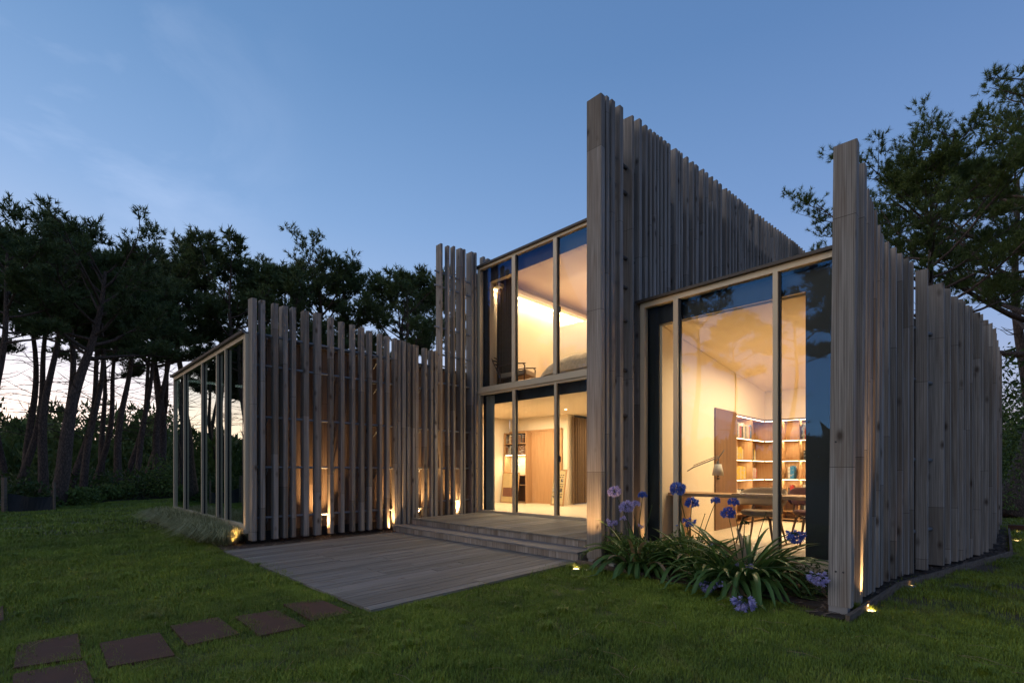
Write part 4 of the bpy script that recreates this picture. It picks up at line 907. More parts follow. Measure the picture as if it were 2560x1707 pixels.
agapanthus('agapanthus clump nearest the high post, with lilac round flower heads', -3.42, 6.02, 96, .74, 11,
           [H(1536, 1230, 5.95, .105, 'petal_lilac'), H(1566, 1268, 5.9, .11, 'petal_lilac'), H(1590, 1262, 6.1, .08, 'petal_lilac', 0, .6), H(1530, 1303, 5.95, .09, 'petal_lilac', .2, .7), H(1560, 1300, 6.05, .07, 'petal_lilac', 0, .5), H(1607, 1239, 6.2, .07, 'petal_blue', 0, .8), H(1603, 1312, 6.0, .05, 'petal_lilac', .3, .3), H(1630, 1264, 6.1, .018, 'stalk', 0, .2)])
agapanthus('agapanthus clump before the first mullion of the study window, deep blue heads', -2.72, 6.20, 92, .74, 12,
           [H(1695, 1224, 6.2, .115), H(1730, 1257, 6.2, .095), H(1724, 1300, 6.1, .09, 'petal_blue', .2, .8), H(1789, 1254, 6.3, .07, 'petal_blue', 0, .7), H(1762, 1286, 6.3, .016, 'stalk', 0, .2), H(1692, 1315, 6.2, .022, 'petal_blue', 0, .3)])
agapanthus('large spreading agapanthus clump below the last study mullion', -1.98, 5.86, 150, .84, 13,
           [H(1820, 1283, 5.9, .09), H(1833, 1258, 6.0, .075, 'petal_blue', 0, .7), H(1988, 1331, 5.75, .105, 'petal_blue', .8), H(1868, 1408, 5.7, .07, 'petal_lilac', .6, .5), H(1847, 1408, 5.65, .045, 'petal_lilac', .4, .4), H(1915, 1282, 6.0, .014, 'stalk', 0, .2), H(1862, 1310, 6.0, .06, 'stalk', 0, .5)], 1.15)
agapanthus('agapanthus at the lawn edge with pale flower heads drooping onto the grass', -2.30, 5.72, 50, .62, 14,
           [H(1768, 1458, 5.35, .10, 'petal_lilac', .9, .8), H(1858, 1500, 5.05, .125, 'petal_lilac', .8, 1.0), H(2045, 1437, 5.35, .105, 'petal_lilac', .6, .8), H(1775, 1358, 5.7, .035, 'petal_lilac', .3, .3), H(1800, 1455, 5.3, .05, 'petal_lilac', .6, .4)], 1.3)
def leaf_cloud(name, n, sx, sy, sz, size, seed, z0=0, lobes=7, hollow=.45):
    """leaves spread through an uneven mound, as one mesh"""
    g = np.random.default_rng(seed); c = g.normal(size=(lobes, 3)) * np.array([sx, sy, sz]) * .38; c[:, 2] = np.abs(c[:, 2]) + z0 + sz * .25; rad = g.uniform(.35, .6, lobes)
    k = g.integers(0, lobes, n); d = g.normal(size=(n, 3)); d /= np.linalg.norm(d, axis=1)[:, None]; rr_ = (hollow + (1 - hollow) * g.random(n) ** .5) * rad[k]
    p = c[k] + d * rr_[:, None] * np.array([sx, sy, sz]); p[:, 2] = np.maximum(p[:, 2], z0 + .01)
    a = g.normal(size=(n, 3)); a += d * .6; a /= np.linalg.norm(a, axis=1)[:, None]; q = np.cross(a, g.normal(size=(n, 3))); q /= np.linalg.norm(q, axis=1)[:, None]
    s_ = size * g.uniform(.6, 1.3, n)[:, None]; V_ = np.stack([p - a * s_, p + q * s_ * .45, p + a * s_, p - q * s_ * .45], 1).reshape(-1, 3)
    return np_mesh(name, V_, np.arange(4 * n).reshape(-1, 4))
def bush(name, label, x, y, sx, sy, sz, n, size, seed, m='shrub_leaf', group=None, z=0.0, cat='shrub'):
    t = thing(name, label, cat, (x, y, z), group)
    link('foliage', leaf_cloud('foliage', n, sx, sy, sz, size, seed), M[m], t)
    b = MB(); rr = random.Random(seed)
    for i in range(7): a = rr.uniform(0, 6.28); b.tube([(0, 0, -.02), (math.cos(a) * sx * .2, math.sin(a) * sy * .2, sz * .4), (math.cos(a) * sx * .5, math.sin(a) * sy * .5, sz * rr.uniform(.6, .95))], [.01 + sz * .01, .006 + sz * .005, .002], 5)
    b.build('stem', M['bark'], t); return t
bush('shrub', 'rounded small-leaved green shrub between the two left agapanthus clumps', -3.05, 6.06, .50, .42, .40, 2600, .022, 21)
bush('shrub', 'small bright green shrub tucked against the high post', -3.86, 6.30, .36, .3, .36, 1400, .022, 22)
bush('shrub', 'low green shrub behind the spreading agapanthus at the window sill', -2.42, 6.25, .5, .35, .34, 2000, .022, 23)
bush('shrub', 'dark low greenery at the foot of the broad front post', -1.42, 6.0, .28, .3, .3, 600, .022, 24, 'bush_leaf')
# ornamental grasses along the west glass
def hair_mesh(n, r, L, seed, w=.004, droop=1.0, bend=(0, 0)):
    g = np.random.default_rng(seed); a = g.uniform(0, 2 * np.pi, n); r0 = r * .45 * np.sqrt(g.random(n)); ln = L * g.uniform(.6, 1.1, n); out = g.uniform(.3, 1.0, n) * r
    base = np.stack([r0 * np.cos(a), r0 * np.sin(a), np.zeros(n)], 1); az = a + g.normal(0, .5, n); o = np.stack([np.cos(az), np.sin(az), np.zeros(n)], 1) + np.array([bend[0], bend[1], 0])
    P = []
    for s_, hz in ((0, 0), (.35, .55), (.7, .85), (1.0, .85 - .35 * droop)): P.append(base + o * (out * s_ ** 1.6)[:, None] + np.array([0, 0, 1.]) * (ln * hz)[:, None])
    sd_ = np.stack([-np.sin(az), np.cos(az), np.zeros(n)], 1) * w; V_ = np.concatenate([np.stack([P[0] - sd_, P[0] + sd_, P[1] - sd_ * .9, P[1] + sd_ * .9, P[2] - sd_ * .6, P[2] + sd_ * .6, P[3]], 1)]).reshape(-1, 3)
    i = np.arange(n)[:, None] * 7; T = np.concatenate([i + np.array([[0, 1, 3]]), i + np.array([[0, 3, 2]]), i + np.array([[2, 3, 5]]), i + np.array([[2, 5, 4]]), i + np.array([[4, 5, 6]])], 0)
    return np_mesh('blades', V_, T)
fes = [hair_mesh(620, .44, .42, 31 + k, .0045, 1.1, (.15, -.5)) for k in range(3)]
GL = ['nearest the glowing ground light, tinged yellow', 'second from the slatted corner', 'third from the slatted corner', 'fourth from the slatted corner', 'fifth from the slatted corner', 'sixth, halfway along the glass', 'seventh along the glass', 'eighth along the glass', 'ninth along the glass', 'at the far end of the glass']
for i in range(10):
    k = i / 9; x = -10.15 - 5.6 * k; y = 3.02 + .30 * k; t = thing('ornamental_grass', 'arching pale ornamental grass ' + GL[i], 'grass plant', (x + random.uniform(-.05, .05), y + random.uniform(-.06, .06), .02), 'ornamental grasses along the west glass', (0, 0, random.uniform(-.4, .4)))
    link('blades', fes[i % 3], M['fescue'], t); sc_ = 1 + .25 * (i % 2) ; t.scale = (sc_ * 1.05, sc_, .9 + .12 * (i % 3))
# ================================================================ lawn grass
def tuft(name, n, r, L, w, seed):
    g = np.random.default_rng(seed); a = g.uniform(0, 2 * np.pi, n); r0 = r * np.sqrt(g.random(n)); b0 = np.stack([r0 * np.cos(a), r0 * np.sin(a), -.004 * np.ones(n)], 1)
    az = g.uniform(0, 2 * np.pi, n); ln = L * g.uniform(.5, 1.15, n); tl = g.uniform(.15, .75, n); o = np.stack([np.cos(az), np.sin(az), np.zeros(n)], 1)
    m_ = b0 + o * (ln * tl * .35)[:, None] + np.array([0, 0, 1.]) * (ln * .6)[:, None]; t_ = b0 + o * (ln * tl)[:, None] + np.array([0, 0, 1.]) * (ln * (1 - tl * .35))[:, None]
    s_ = np.stack([-np.sin(az), np.cos(az), np.zeros(n)], 1) * w
    V_ = np.stack([b0 - s_, b0 + s_, m_ - s_ * .8, m_ + s_ * .8, t_], 1).reshape(-1, 3); i = np.arange(n)[:, None] * 5
    return np_mesh(name, V_, np.concatenate([i + np.array([[0, 1, 3]]), i + np.array([[0, 3, 2]]), i + np.array([[2, 3, 4]])], 0))
def inpoly(P, x, y):
    r_ = np.zeros(len(x), bool); j = len(P) - 1
    for i in range(len(P)):
        (xi, yi), (xj, yj) = P[i], P[j]; c = ((yi > y) != (yj > y)) & (x < (xj - xi) * (y - yi) / (yj - yi + 1e-12) + xi); r_ ^= c; j = i
    return r_
DECKP = [tuple(A_ + Vector((.03, .02))), tuple(B_ + Vector((-.02, .03))), (-4.33, 6.0), (-9.5, 6.3)]
BLK = [DECKP, [(-9.9, 2.95), (-9.2, 2.85), (-9.3, 9.2), (-9.9, 9.2)], [(-4.45, 5.97), (-3.1, 5.78), (-1.14, 5.6), (-1.0, 9), (-4.45, 9)], [(-9.6, 6.2), (-4.35, 5.97), (-4.2, 9.2), (-9.6, 9.2)],
       [(-1.3, 5.35), (-.93, 5.27), (-.765, 7.25), (-.38, 8.85), (.24, 11.37), (.28, 16), (-2, 16), (-2, 7)], [(-16.2, 3.3), (-9.9, 3.0), (-9.8, 9), (-9.6, 12), (-16, 12)], [(.24, 16.08), (5.5, 16.08), (5.5, 16.32), (.24, 16.32)]] + [[tuple(sum((Vector(q) for q in P), Vector((0, 0))) / 4 + (Vector(p) - sum((Vector(q) for q in P), Vector((0, 0))) / 4) * .90) for p in P] for P in pl]
def grass_field(name, n, rmin, rmax, ring, src, smin, smax, seed, label, zones=1.0):
    g = np.random.default_rng(seed); r_ = np.sqrt(g.uniform(rmin ** 2, rmax ** 2, n)); ctr = TH; half = R(53)
    a = g.uniform(-half, half, n); x = -np.sin(TH + a) * r_; y = np.cos(TH + a) * r_
    ok = np.ones(n, bool)
    for P in BLK: ok &= ~inpoly(P, x, y)
    ok &= ~((x < -26.4 - .28 * np.maximum(y, 0)) )
    ok &= ~((y > 9) & (x < .1))
    # worn earth beside the east edging
    worn = (x > -.9) & (x < 1.6) & (y > 6) & (y < 14); nz = np.array([noise.noise(Vector((px * 1.3, py * 1.3, 3))) for px, py in zip(x, y)]); ok &= ~(worn & (nz > .05) & (g.random(n) < .7))
    dk_ = np.array([noise.noise(Vector((px * 1.6, py * 1.6, 9))) for px, py in zip(x, y)]); ok &= ~((dk_ > .42) & (g.random(n) < .6))
    x, y = x[ok], y[ok]; z = np.array([gz(px, py) for px, py in zip(x, y)]); k = len(x)
    me = D.meshes.new(name + '_points'); me.vertices.add(k); me.vertices.foreach_set('co', np.stack([x, y, z], 1).astype(np.float32).ravel())
    at = me.attributes.new('sc', 'FLOAT', 'POINT'); sc_ = (g.uniform(smin, smax, k) * (1 + .55 * dk_[ok])).astype(np.float32); at.data.foreach_set('value', sc_)
    at = me.attributes.new('rz', 'FLOAT', 'POINT'); at.data.foreach_set('value', g.uniform(0, 6.28, k).astype(np.float32)); me.update()
    o = D.objects.new(name, me); COL.objects.link(o); tag(o, label, kind='stuff')
    ng = D.node_groups.new(name, 'GeometryNodeTree'); ng.interface.new_socket('Geometry', in_out='INPUT', socket_type='NodeSocketGeometry'); ng.interface.new_socket('Geometry', in_out='OUTPUT', socket_type='NodeSocketGeometry')
    N = ng.nodes; gi, go = N.new('NodeGroupInput'), N.new('NodeGroupOutput'); ip = N.new('GeometryNodeInstanceOnPoints'); oi = N.new('GeometryNodeObjectInfo'); oi.inputs['Object'].default_value = src
    m2p = N.new('GeometryNodeMeshToPoints'); ng.links.new(gi.outputs[0], m2p.inputs[0]); ng.links.new(m2p.outputs[0], ip.inputs['Points'])
    def na(nm): q_ = N.new('GeometryNodeInputNamedAttribute'); q_.data_type = 'FLOAT'; q_.inputs['Name'].default_value = nm; return q_.outputs['Attribute']
    cz = N.new('ShaderNodeCombineXYZ'); ng.links.new(na('rz'), cz.inputs[2]); sc3 = N.new('ShaderNodeCombineXYZ'); s_ = na('sc')
    for i in range(3): ng.links.new(s_, sc3.inputs[i])
    ng.links.new(oi.outputs['Geometry'], ip.inputs['Instance']); ng.links.new(cz.outputs[0], ip.inputs['Rotation']); ng.links.new(sc3.outputs[0], ip.inputs['Scale']); ng.links.new(ip.outputs[0], go.inputs[0])
    md = o.modifiers.new('scatter', 'NODES'); md.node_group = ng
    return o
tn = tag(link('grass_tuft', tuft('grass_tuft', 90, .11, .045, .0013, 41), M['grass_blade'], loc=(-4.0, 1.2, 0)), 'short mown grass of the lawn close by', kind='stuff')
tf = tag(link('grass_tuft', tuft('grass_tuft', 70, .22, .055, .0040, 42), M['grass_blade'], loc=(-13.0, 1.5, 0)), 'short mown grass of the lawn farther off', kind='stuff')
grass_field('grass', 9000, 1.2, 6.5, 0, tn, .7, 1.25, 51, 'short mown grass in the foreground')
grass_field('grass', 14000, 6.5, 14, 0, tn, 1.1, 1.8, 52, 'short mown grass round the deck and the house')
grass_field('grass', 16000, 14, 42, 0, tf, 1.0, 1.7, 53, 'short mown grass of the far lawn')
# longer tufts crowding the lamps
for x, y, s_, lb in ((-4.18, 5.56, .75, 'tuft of grass growing over the light before the high post'), (-.98, 5.80, .8, 'tuft of grass glowing beside the light at the broad front post')):
    tag(link('grass_clump', hair_mesh(130, .09, .11, 61, .0022, .5), M['grass_blade'], loc=(x, y, 0)), lb, 'grass clump')
grass_field('grass', 650, 1.6, 15, 0, D.objects['grass_clump'], .35, .8, 54, 'longer unmown tufts dotted over the lawn')
# dry needles and straws fallen on the lawn
b = MB(); rr = random.Random(5)
for i in range(420):
    a = rr.uniform(-.9, .9); d = rr.uniform(2, 12); x, y = -math.sin(TH + a) * d, math.cos(TH + a) * d
    if y > 5.2 and x > -4.3: continue
    if x < -9.2 and y > 2.6: continue
    if y > 6.0: continue
    q_ = rr.uniform(0, 3.14); L = rr.uniform(.04, .12); c, s_ = math.cos(q_) * L, math.sin(q_) * L; b.tube([(x - c, y - s_, .045), (x, y + .01, .055), (x + c, y + s_, .045)], .0013, 3)
tag(b.build('fallen_straws', M['stalk_dry']), 'dry pine needles and straws fallen on the lawn', kind='stuff')
# ================================================================ pines
def pine(seed, Hh=12.0, r0=.22, crown_r=3.2, c0=.55, lean=(0, 0), nb=15, ncl=3.0, nl=.24, nw=.014, nn=15, dead=16, sides=8, flat=.5, bow=.5):
    """trunk with limbs (one mesh) and needle tufts (one mesh). lean: offset of the top"""
    rr = random.Random(seed); g = np.random.default_rng(seed); b = MB(); tips = []
    lx, ly = lean; w1 = rr.uniform(-bow, bow); w2 = rr.uniform(-bow, bow)
    def tp(s_): return Vector((lx * s_ + w1 * math.sin(s_ * 3.1) * .5 + .10 * math.sin(s_ * 9 + seed), ly * s_ + w2 * math.sin(s_ * 2.7) * .5 + .10 * math.cos(s_ * 8 + seed), Hh * s_ * .93))
    n = 16; b.tube([tp(i / n) for i in range(n + 1)], [r0 * (1.0 + .35 * math.exp(-i * 1.4)) * (1 - .82 * (i / n) ** 1.15) + .01 for i in range(n + 1)], sides)
    def limb(p, az, el, L, rad, depth, curl):
        k = 6 if depth == 0 else 4; P = [p.copy()]; q = p.copy(); e = el; a = az
        for i in range(k):
            q = q + Vector((math.cos(a) * math.cos(e), math.sin(a) * math.cos(e), math.sin(e))) * (L / k); P.append(q.copy()); e += curl / k + rr.uniform(-.16, .16); a += rr.uniform(-.22, .22)
        b.tube(P, [rad * (1 - .75 * i / k) for i in range(k + 1)], 5 if depth == 0 else 3, cap=False)
        return P, e, a
    for i in range(nb):
        s_ = c0 + (1 - c0) * (i + rr.random()) / nb; u_ = (s_ - c0) / (1 - c0); az = i * 2.4 + rr.uniform(-.5, .5)
        L = crown_r * (math.sin(math.pi * (.22 + .68 * u_)) ** flat) * rr.uniform(.7, 1.12) * (1.0 if u_ < .85 else .7)
        P, e, a = limb(tp(s_), az, R(8) + u_ * R(42) + rr.uniform(-.15, .15), L, r0 * .30 * (1.15 - u_ * .6), 0, R(22))
        m_ = 7
        for j in range(m_):
            f = .35 + .65 * (j + rr.random()) / m_; kk = min(5, int(f * 6)); p = P[kk].lerp(P[kk + 1], f * 6 - kk)
            P2, e2, a2 = limb(p, az + rr.choice((-1, 1)) * rr.uniform(.4, 1.1), rr.uniform(.05, .7), L * rr.uniform(.2, .42), r0 * .09, 1, R(25))
            for q in range(4):
                f2 = .3 + .7 * (q + rr.random()) / 4; kk2 = min(3, int(f2 * 4)); p2 = P2[kk2].lerp(P2[kk2 + 1], min(1, f2 * 4 - kk2))
                for _ in range(int(rr.uniform(1.3, 3.0) * ncl + .5)):
                    tw = Vector((rr.gauss(0, .16), rr.gauss(0, .16), abs(rr.gauss(.12, .10)))); tips.append((*(p2 + tw), *(tw + Vector((0, 0, .12))).normalized()))
    for i in range(dead):       # dead snags on the bare trunk
        s_ = rr.uniform(.26, c0 + .06); az = rr.uniform(0, 6.28); L = rr.uniform(.5, 1.9); P, e, a = limb(tp(s_), az, rr.uniform(-.1, .45), L, .022, 1, rr.uniform(-.4, .5))
        if rr.random() < .6: limb(P[2], az + rr.uniform(-.8, .8), e + .2, L * .45, .010, 1, .2)
    T = np.array(tips); m_ = len(T); C_ = np.repeat(T[:, :3], nn, 0); A_d = np.repeat(T[:, 3:], nn, 0)
    d = g.normal(size=(m_ * nn, 3)) * .62 + A_d * .95; d /= np.linalg.norm(d, axis=1)[:, None]; s_ = np.cross(d, g.normal(size=(m_ * nn, 3))); s_ /= np.linalg.norm(s_, axis=1)[:, None]
    L_ = nl * g.uniform(.6, 1.1, m_ * nn)[:, None]; root = C_ + A_d * (g.uniform(-.5, .3, m_ * nn)[:, None] * nl)
    V_ = np.stack([root - s_ * nw, root + s_ * nw, root + d * L_], 1).reshape(-1, 3)
    return b.mesh('trunk', True), np_mesh('crown', V_, np.arange(len(V_)).reshape(-1, 3))
PN = {}
PN['a'] = pine(101, 12.2, .30, 4.2, .60, (2.0, .5), 17, 1.9, .26, .022, 14, dead=26)
PN['b'] = pine(102, 12.5, .20, 2.9, .65, (1.1, .2), 13, 1.7, .27, .024, 13, dead=24)
PN['c'] = pine(103, 11.0, .15, 2.4, .68, (.8, -.3), 11, 1.6, .27, .024, 12, dead=20)
PN['d'] = pine(104, 12.0, .17, 3.1, .60, (.5, .3), 13, 1.9, .30, .028, 12)
PN['e'] = pine(105, 10.0, .13, 2.2, .66, (1.3, .1), 10, 1.6, .28, .024, 12, dead=24)
TOPZ = {}
def scale_to(kind, height):      # scale a pine so that its top reaches a height
    if kind not in TOPZ: me = PN[kind][1]; a = np.empty(len(me.vertices) * 3, np.float32); me.vertices.foreach_get('co', a); TOPZ[kind] = float(np.percentile(a[2::3], 99.7))
    return height / TOPZ[kind]
def place(kind, x, y, sc_, rz, label, tilt=0, group='pines of the wood beyond the lawn', name='pine_tree', m='needles', z=None):
    t = thing(name, label, 'tree', (x, y, gz(x, y) - .05 if z is None else z), group, (0, tilt, rz)); t.scale = (sc_,) * 3
    link('trunk', PN[kind][0], M['bark'], t); link('crown', PN[kind][1], M[m], t); return t
RV = -R(0)
# x positions given by (photo column, distance); the lean of the mesh (+x) is turned towards the right of the view
def at(col, dist): r = ray(col, 0); L = math.hypot(r[0], r[1]); return r[0] / L * dist, r[1] / L * dist
RIGHT = TH      # a mesh leaning to +x leans right in the view when rotated by TH
wood_trees = [
 ('a', 132, 25.6, 531, RIGHT + .15, 'largest left pine with a thick leaning trunk and a forked spreading crown'),
 ('b', -40, 24.0, 515, RIGHT - .1, 'leaning pine whose trunk enters at the left edge of the photo'),
 ('b', 99, 29.0, 560, RIGHT + .9, 'dark straight pine just left of the largest trunk'),
 ('e', 45, 33.0, 590, RIGHT + .2, 'thin pine second from the left edge of the photo'),
 ('c', 68, 36.0, 600, RIGHT - .3, 'thin leaning pine behind the fence posts'),
 ('c', 152, 28.5, 560, RIGHT - .2, 'slender pine close behind the largest trunk, leaning right'),
 ('e', 176, 32.0, 600, RIGHT + .3, 'slender pine, first clear of the largest trunk on the right'),
 ('c', 200, 31.0, 640, RIGHT + .8, 'upright slender pine between the largest trunk and the glass end'),
 ('e', 236, 36.0, 690, RIGHT + .05, 'thin strongly leaning pine in the middle of the left wood'),
 ('b', 290, 34.0, 655, RIGHT + .0, 'leaning pine with a rough trunk, middle of the row left of the house'),
 ('e', 312, 39.0, 700, RIGHT + .5, 'very thin pine behind the row left of the house'),
 ('c', 334, 37.0, 690, RIGHT + 1.2, 'upright thin pine two trunks left of the glass end'),
 ('e', 366, 44.0, 640, RIGHT + .1, 'distant thin pine just left of the glass end'),
 ('b', 385, 38.0, 640, RIGHT + .25, 'tall pine leaning behind the left corner of the glass end'),
 ('a', 402, 42.0, 640, RIGHT + 2.2, 'stout pine nearest the glass end with rough bark'),
 ('d', 12, 40.0, 600, RIGHT + 2.5, 'dark bushy pine deep in the wood at the far left'),
 ('d', 255, 46.0, 720, RIGHT + 1.5, 'bushy pine deep in the wood behind the leaning thin one'),
 ('d', 545, 38.0, 585, RIGHT + .3, 'pine with a ragged top rising over the glass end of the house'),
 ('b', 480, 42.0, 592, RIGHT + 3.0, 'pine behind the sloping roof edge of the west wing'),
 ('d', 640, 41.0, 655, RIGHT + 1.1, 'pine crown above the first low posts'),
 ('d', 725, 40.0, 660, RIGHT + 4.0, 'pine crown above the middle of the low screen'),
 ('a', 790, 45.0, 652, RIGHT + 5.0, 'broad pine crown above the low screen'),
 ('d', 880, 42.0, 662, RIGHT + 2.0, 'rounded pine crown over the right part of the low screen'),
 ('a', 955, 43.0, 680, RIGHT + .9, 'wide pine crown left of the tall posts'),
 ('d', 1040, 41.0, 668, RIGHT + 3.3, 'pine crown touching the tall west posts'),
 ('d', 1110, 50.0, 700, RIGHT + .6, 'pine hidden behind the tall west posts'),
]
for k, c, d, s_, rz, lb in wood_trees:
    x, y = at(c, d); dep = -math.sin(TH) * x + math.cos(TH) * y; s_ = scale_to(k, H0 + (HY - s_) * dep / F - gz(x, y)); place(k, x, y, s_, rz, lb)
# trees mirrored in the glass: the wood goes on round the garden behind the camera
mir = [('b', -27, -4.4, .95), ('d', -30, -5.2, .95), ('a', -33, -7.6, .95), ('d', -36, -3.2, .9), ('d', -41, -2.4, 1.0), ('b', -44, -5.0, 1.0), ('d', -47, -2.9, 1.1), ('d', -50, -6.5, 1.1), ('d', -54, -4.0, 1.15), ('d', -58, -8.0, 1.2), ('b', -62, -4.5, 1.3), ('d', -66, -7.5, 1.3), ('d', -39, -7, 1.0), ('d', -60, -12, 1.2), ('a', -27.5, -6, 1.0), ('c', -30, -9.5, 1.1), ('e', -26, -12, 1.1), ('b', -33, -14, 1.1), ('d', -29, -18, 1.0), ('c', -24, -17, 1.1), ('e', -20, -20, 1.2), ('b', -14.5, -15, 1.05), ('c', -11, -19, 1.1), ('d', -5.0, -14, 1.0), ('c', -2, -17, 1.2), ('b', 1.5, -14, 1.1), ('d', 5, -18, 1.1), ('a', 9, -13, 1.0), ('d', 14, -17, 1.1), ('c', -17, -25, 1.2), ('d', -38, -4, 1.1), ('d', -36, -24, 1.1)]
for i, (k, x, y, s_) in enumerate(mir):
    place(k, x, y, s_, i * 1.7, 'pine on the seaward side of the garden, seen only mirrored in the windows', group='pines mirrored in the windows')
# right side: two nearer pines
PN['r'] = pine(201, 12.2, .19, 4.2, .60, (-.5, .2), 24, 3.8, .17, .009, 26, dead=44, flat=.6)
PN['s'] = pine(207, 13.5, .36, 6.6, .42, (4.2, .9), 30, 4.4, .18, .009, 26, dead=14, flat=.3, bow=.1)
x, y = at(2372, 17.0); place('r', x, y, scale_to('r', 9.9), RIGHT, 'spreading pine rising behind the curved east screen', group='pines beyond the east lawn', m='needles_light', z=0)
x, y = at(2530, 20.5); place('s', x, y, .87, RIGHT, 'big rough-barked pine at the right edge of the photo', group='pines beyond the east lawn', m='needles_light', z=0)
x, y = at(2580, 27); place('b', x, y, 1.1, RIGHT + 1, 'second trunk behind the big pine at the right edge', group='pines beyond the east lawn', z=0)
# young pine thicket far behind the trunks
g = np.random.default_rng(77); Vs = []
for i in range(380):
    col = g.uniform(-150, 1500); d = g.uniform(50, 95); x, y = at(col, d)
    if i % 3 == 0: aa = g.uniform(R(180), R(235)); x, y = math.cos(aa) * d, math.sin(aa) * d; hh = g.uniform(3.2, 5.4) * d / 60; r_ = g.uniform(1.6, 2.8); n = 420
    u_ = g.random(n); a = g.uniform(0, 6.28, n); rad = r_ * (1 - u_ ** 1.5) ** .5 * (.6 + .4 * g.random(n)); p = np.stack([x + rad * np.cos(a), y + rad * np.sin(a), gz(x, y) + hh * u_], 1)
    dd = g.normal(size=(n, 3)) * .5 + np.array([0, 0, .7]); q = np.cross(dd, g.normal(size=(n, 3))); q /= np.linalg.norm(q, axis=1)[:, None]
    Vs.append(np.stack([p - q * .11, p + q * .11, p + dd * .5], 1).reshape(-1, 3))
V_ = np.concatenate(Vs); tag(link('young_pine_thicket', np_mesh('young_pine_thicket', V_, np.arange(len(V_)).reshape(-1, 3)), M['thicket']), 'dense thicket of young pines far behind the trunks', kind='stuff')
Vs = []
for i in range(420):
    a0 = g.uniform(0, 2 * np.pi); d = g.uniform(75, 130); x, y = d * math.cos(a0), d * math.sin(a0); hh = g.uniform(4, 7.5); r_ = g.uniform(2.5, 4.5); n = 110
    u_ = g.random(n); a = g.uniform(0, 6.28, n); rad = r_ * (1 - u_ ** 2) ** .5; p = np.stack([x + rad * np.cos(a), y + rad * np.sin(a), hh * u_], 1)
    dd = g.normal(size=(n, 3)) * .7 + np.array([0, 0, .7]); q = np.cross(dd, g.normal(size=(n, 3))); q /= np.linalg.norm(q, axis=1)[:, None]
    Vs.append(np.stack([p - q * .6, p + q * .6, p + dd * 1.1], 1).reshape(-1, 3))
V_ = np.concatenate(Vs); tag(link('far_wood', np_mesh('far_wood', V_, np.arange(len(V_)).reshape(-1, 3)), M['needles']), 'low dark wood closing the horizon all round', kind='stuff')
# shrubs along the lawn edge
SHL = ['round bush between the fence posts and the largest pine', 'low bush at the foot of the largest pine', 'yellow green shrub right of the largest trunk', 'small shrub below the thin leaning pines', 'low shrub in the middle of the lawn edge', 'spreading shrub below the rough leaning pine', 'yellow green shrub in the row left of the glass end', 'dense shrub two bushes left of the glass end', 'tall dark shrub by the corner of the glass end', 'dark shrub half hidden by the glass end']
for i, (c, d, sx, sz) in enumerate([(85, 24.6, 1.0, 1.35), (140, 25.4, .9, .5), (185, 26.2, 1.1, .6), (222, 28.0, 1.1, .6), (258, 29.0, 1.0, .75), (292, 29.5, 1.3, .75), (335, 30.0, 1.4, 1.2), (372, 30.5, 1.4, 1.2), (412, 30.5, 1.6, 1.9), (440, 31, 1.6, 2.1)]):
    x, y = at(c, d); bush('bush', SHL[i], x, y, sx, sx, sz * .8, 900, .075, 300 + i, 'shrub_leaf' if i % 3 else 'bush_leaf', 'bushes along the edge of the lawn', z=gz(x, y))
UL = np.random.default_rng(5); Vs = []
for i in range(150):
    col = UL.uniform(-200, 640); d = UL.uniform(31, 50); x, y = at(col, d); n = 120; p = np.stack([x + UL.normal(0, .9, n), y + UL.normal(0, .9, n), gz(x, y) + UL.random(n) ** 1.5 * UL.uniform(.5, 1.5)], 1)
    dd = UL.normal(size=(n, 3)) * .6 + np.array([0, 0, .4]); q = np.cross(dd, UL.normal(size=(n, 3))); q /= np.linalg.norm(q, axis=1)[:, None]; Vs.append(np.stack([p - q * .06, p + q * .06, p + dd * .22], 1).reshape(-1, 3))
V_ = np.concatenate(Vs); tag(link('undergrowth', np_mesh('undergrowth', V_, np.arange(len(V_)).reshape(-1, 3)), M['bush_leaf']), 'bracken and undergrowth between the pine trunks', kind='stuff')
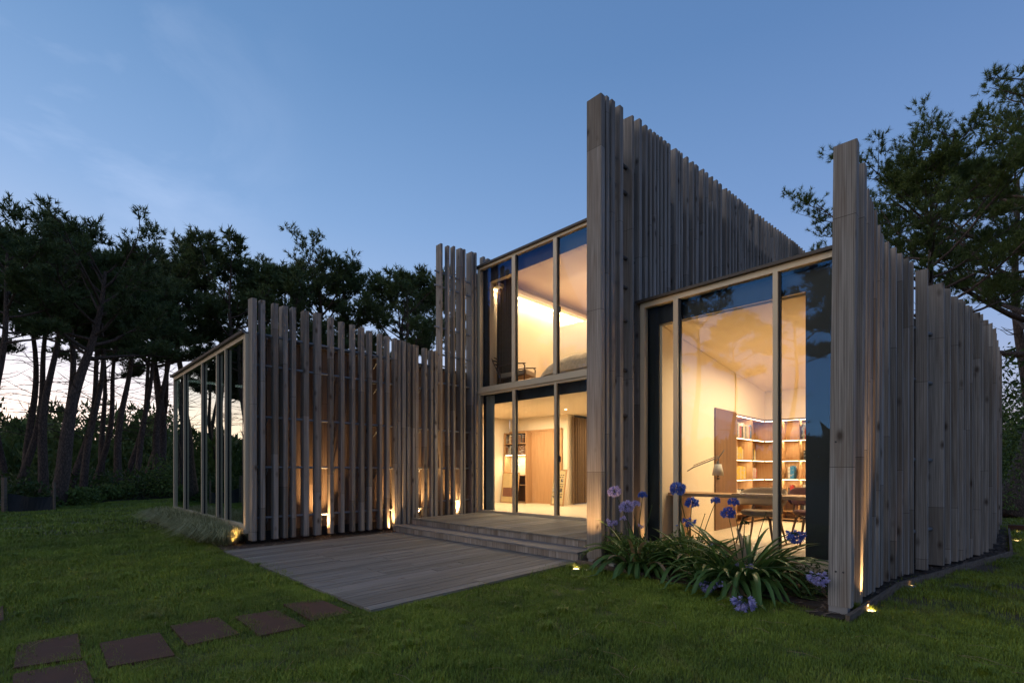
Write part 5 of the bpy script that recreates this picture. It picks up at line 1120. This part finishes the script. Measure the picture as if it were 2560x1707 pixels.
# fence posts and the sagging dark netting at the far left
x, y = at(10, 23.5); t = thing('garden_fence', 'low sagging dark net between two grey posts at the left edge', 'fence', (x, y, 0), None, (0, 0, TH))
b = MB(); b.box(-.05, .05, -.05, .05, 0, 1.15); b.build('post', M['edge_wood'], t); b = MB(); b.box(1.05, 1.10, .6, .66, 0, .98); b.build('post', M['edge_wood'], t)
b = MB(); n = 12
for sgn in (0, .01):
    for i in range(n + 1):
        s_ = i / n; z = .62 - .12 * s_ - .28 * s_ * (1 - s_); b.v += [(.06 + s_ * 1.0, .05 + s_ * .55 + sgn, .02), (.06 + s_ * 1.0, .06 + s_ * .58 + .08 * math.sin(s_ * 9) + sgn, z)]
for s0 in (0, 2 * (n + 1)):
    for i in range(n): a = s0 + i * 2; b.f.append((a, a + 2, a + 3, a + 1)); b.mi.append(0)
b.build('netting', M['tarp'], t)
# right background: hedge, low rail, red flowers
for i, (c, d, sx, sy, sz, n, lb) in enumerate([(2560, 33, 3.0, 2.5, 4.2, 5200, 'dark clipped hedge closing the east lawn behind the big pine'), (2500, 40, 4.0, 3.0, 4.4, 4200, 'dark evergreen mass behind the end of the curved screen'), (2700, 28, 3.0, 3.0, 3.8, 3600, 'dark evergreen hedge past the right edge')]):
    x, y = at(c, d); bush('hedge', lb, x, y, sx, sy, sz, n, .12, 330 + i, 'bush_leaf', cat='hedge')
x, y = at(2550, 26.5); bush('flowering_plant', 'low plant with small red flowers in front of the hedge', x, y, .8, .5, .7, 700, .05, 340, 'bush_leaf', cat='plant')
link('blossom', leaf_cloud('blossom', 60, .75, .45, .8, .035, 341, .25), M['petal_red'], D.objects['flowering_plant'])
x, y = at(2522, 19.8); b = MB(); rr = random.Random(9)
ivy = leaf_cloud('ivy', 900, .42, .42, 3.4, .05, 345, .1, 9, .7); tag(link('ivy', ivy, M['shrub_leaf'], loc=(x, y, .2)), 'ivy climbing the left side of the big pine trunk at the right edge', 'ivy')
t = thing('garden_rail', 'thin grey rail standing before the dark hedge', 'fence', (*at(2510, 29), 0), None, (0, 0, TH))
b = MB(); b.box(-1.2, 1.2, -.03, .03, 2.9, 2.98); b.build('rail', M['larch'], t)
for x_ in (-1.1, 1.1): b = MB(); b.box(x_ - .05, x_ + .05, -.05, .05, 0, 2.9); b.build('post', M['larch'], t)
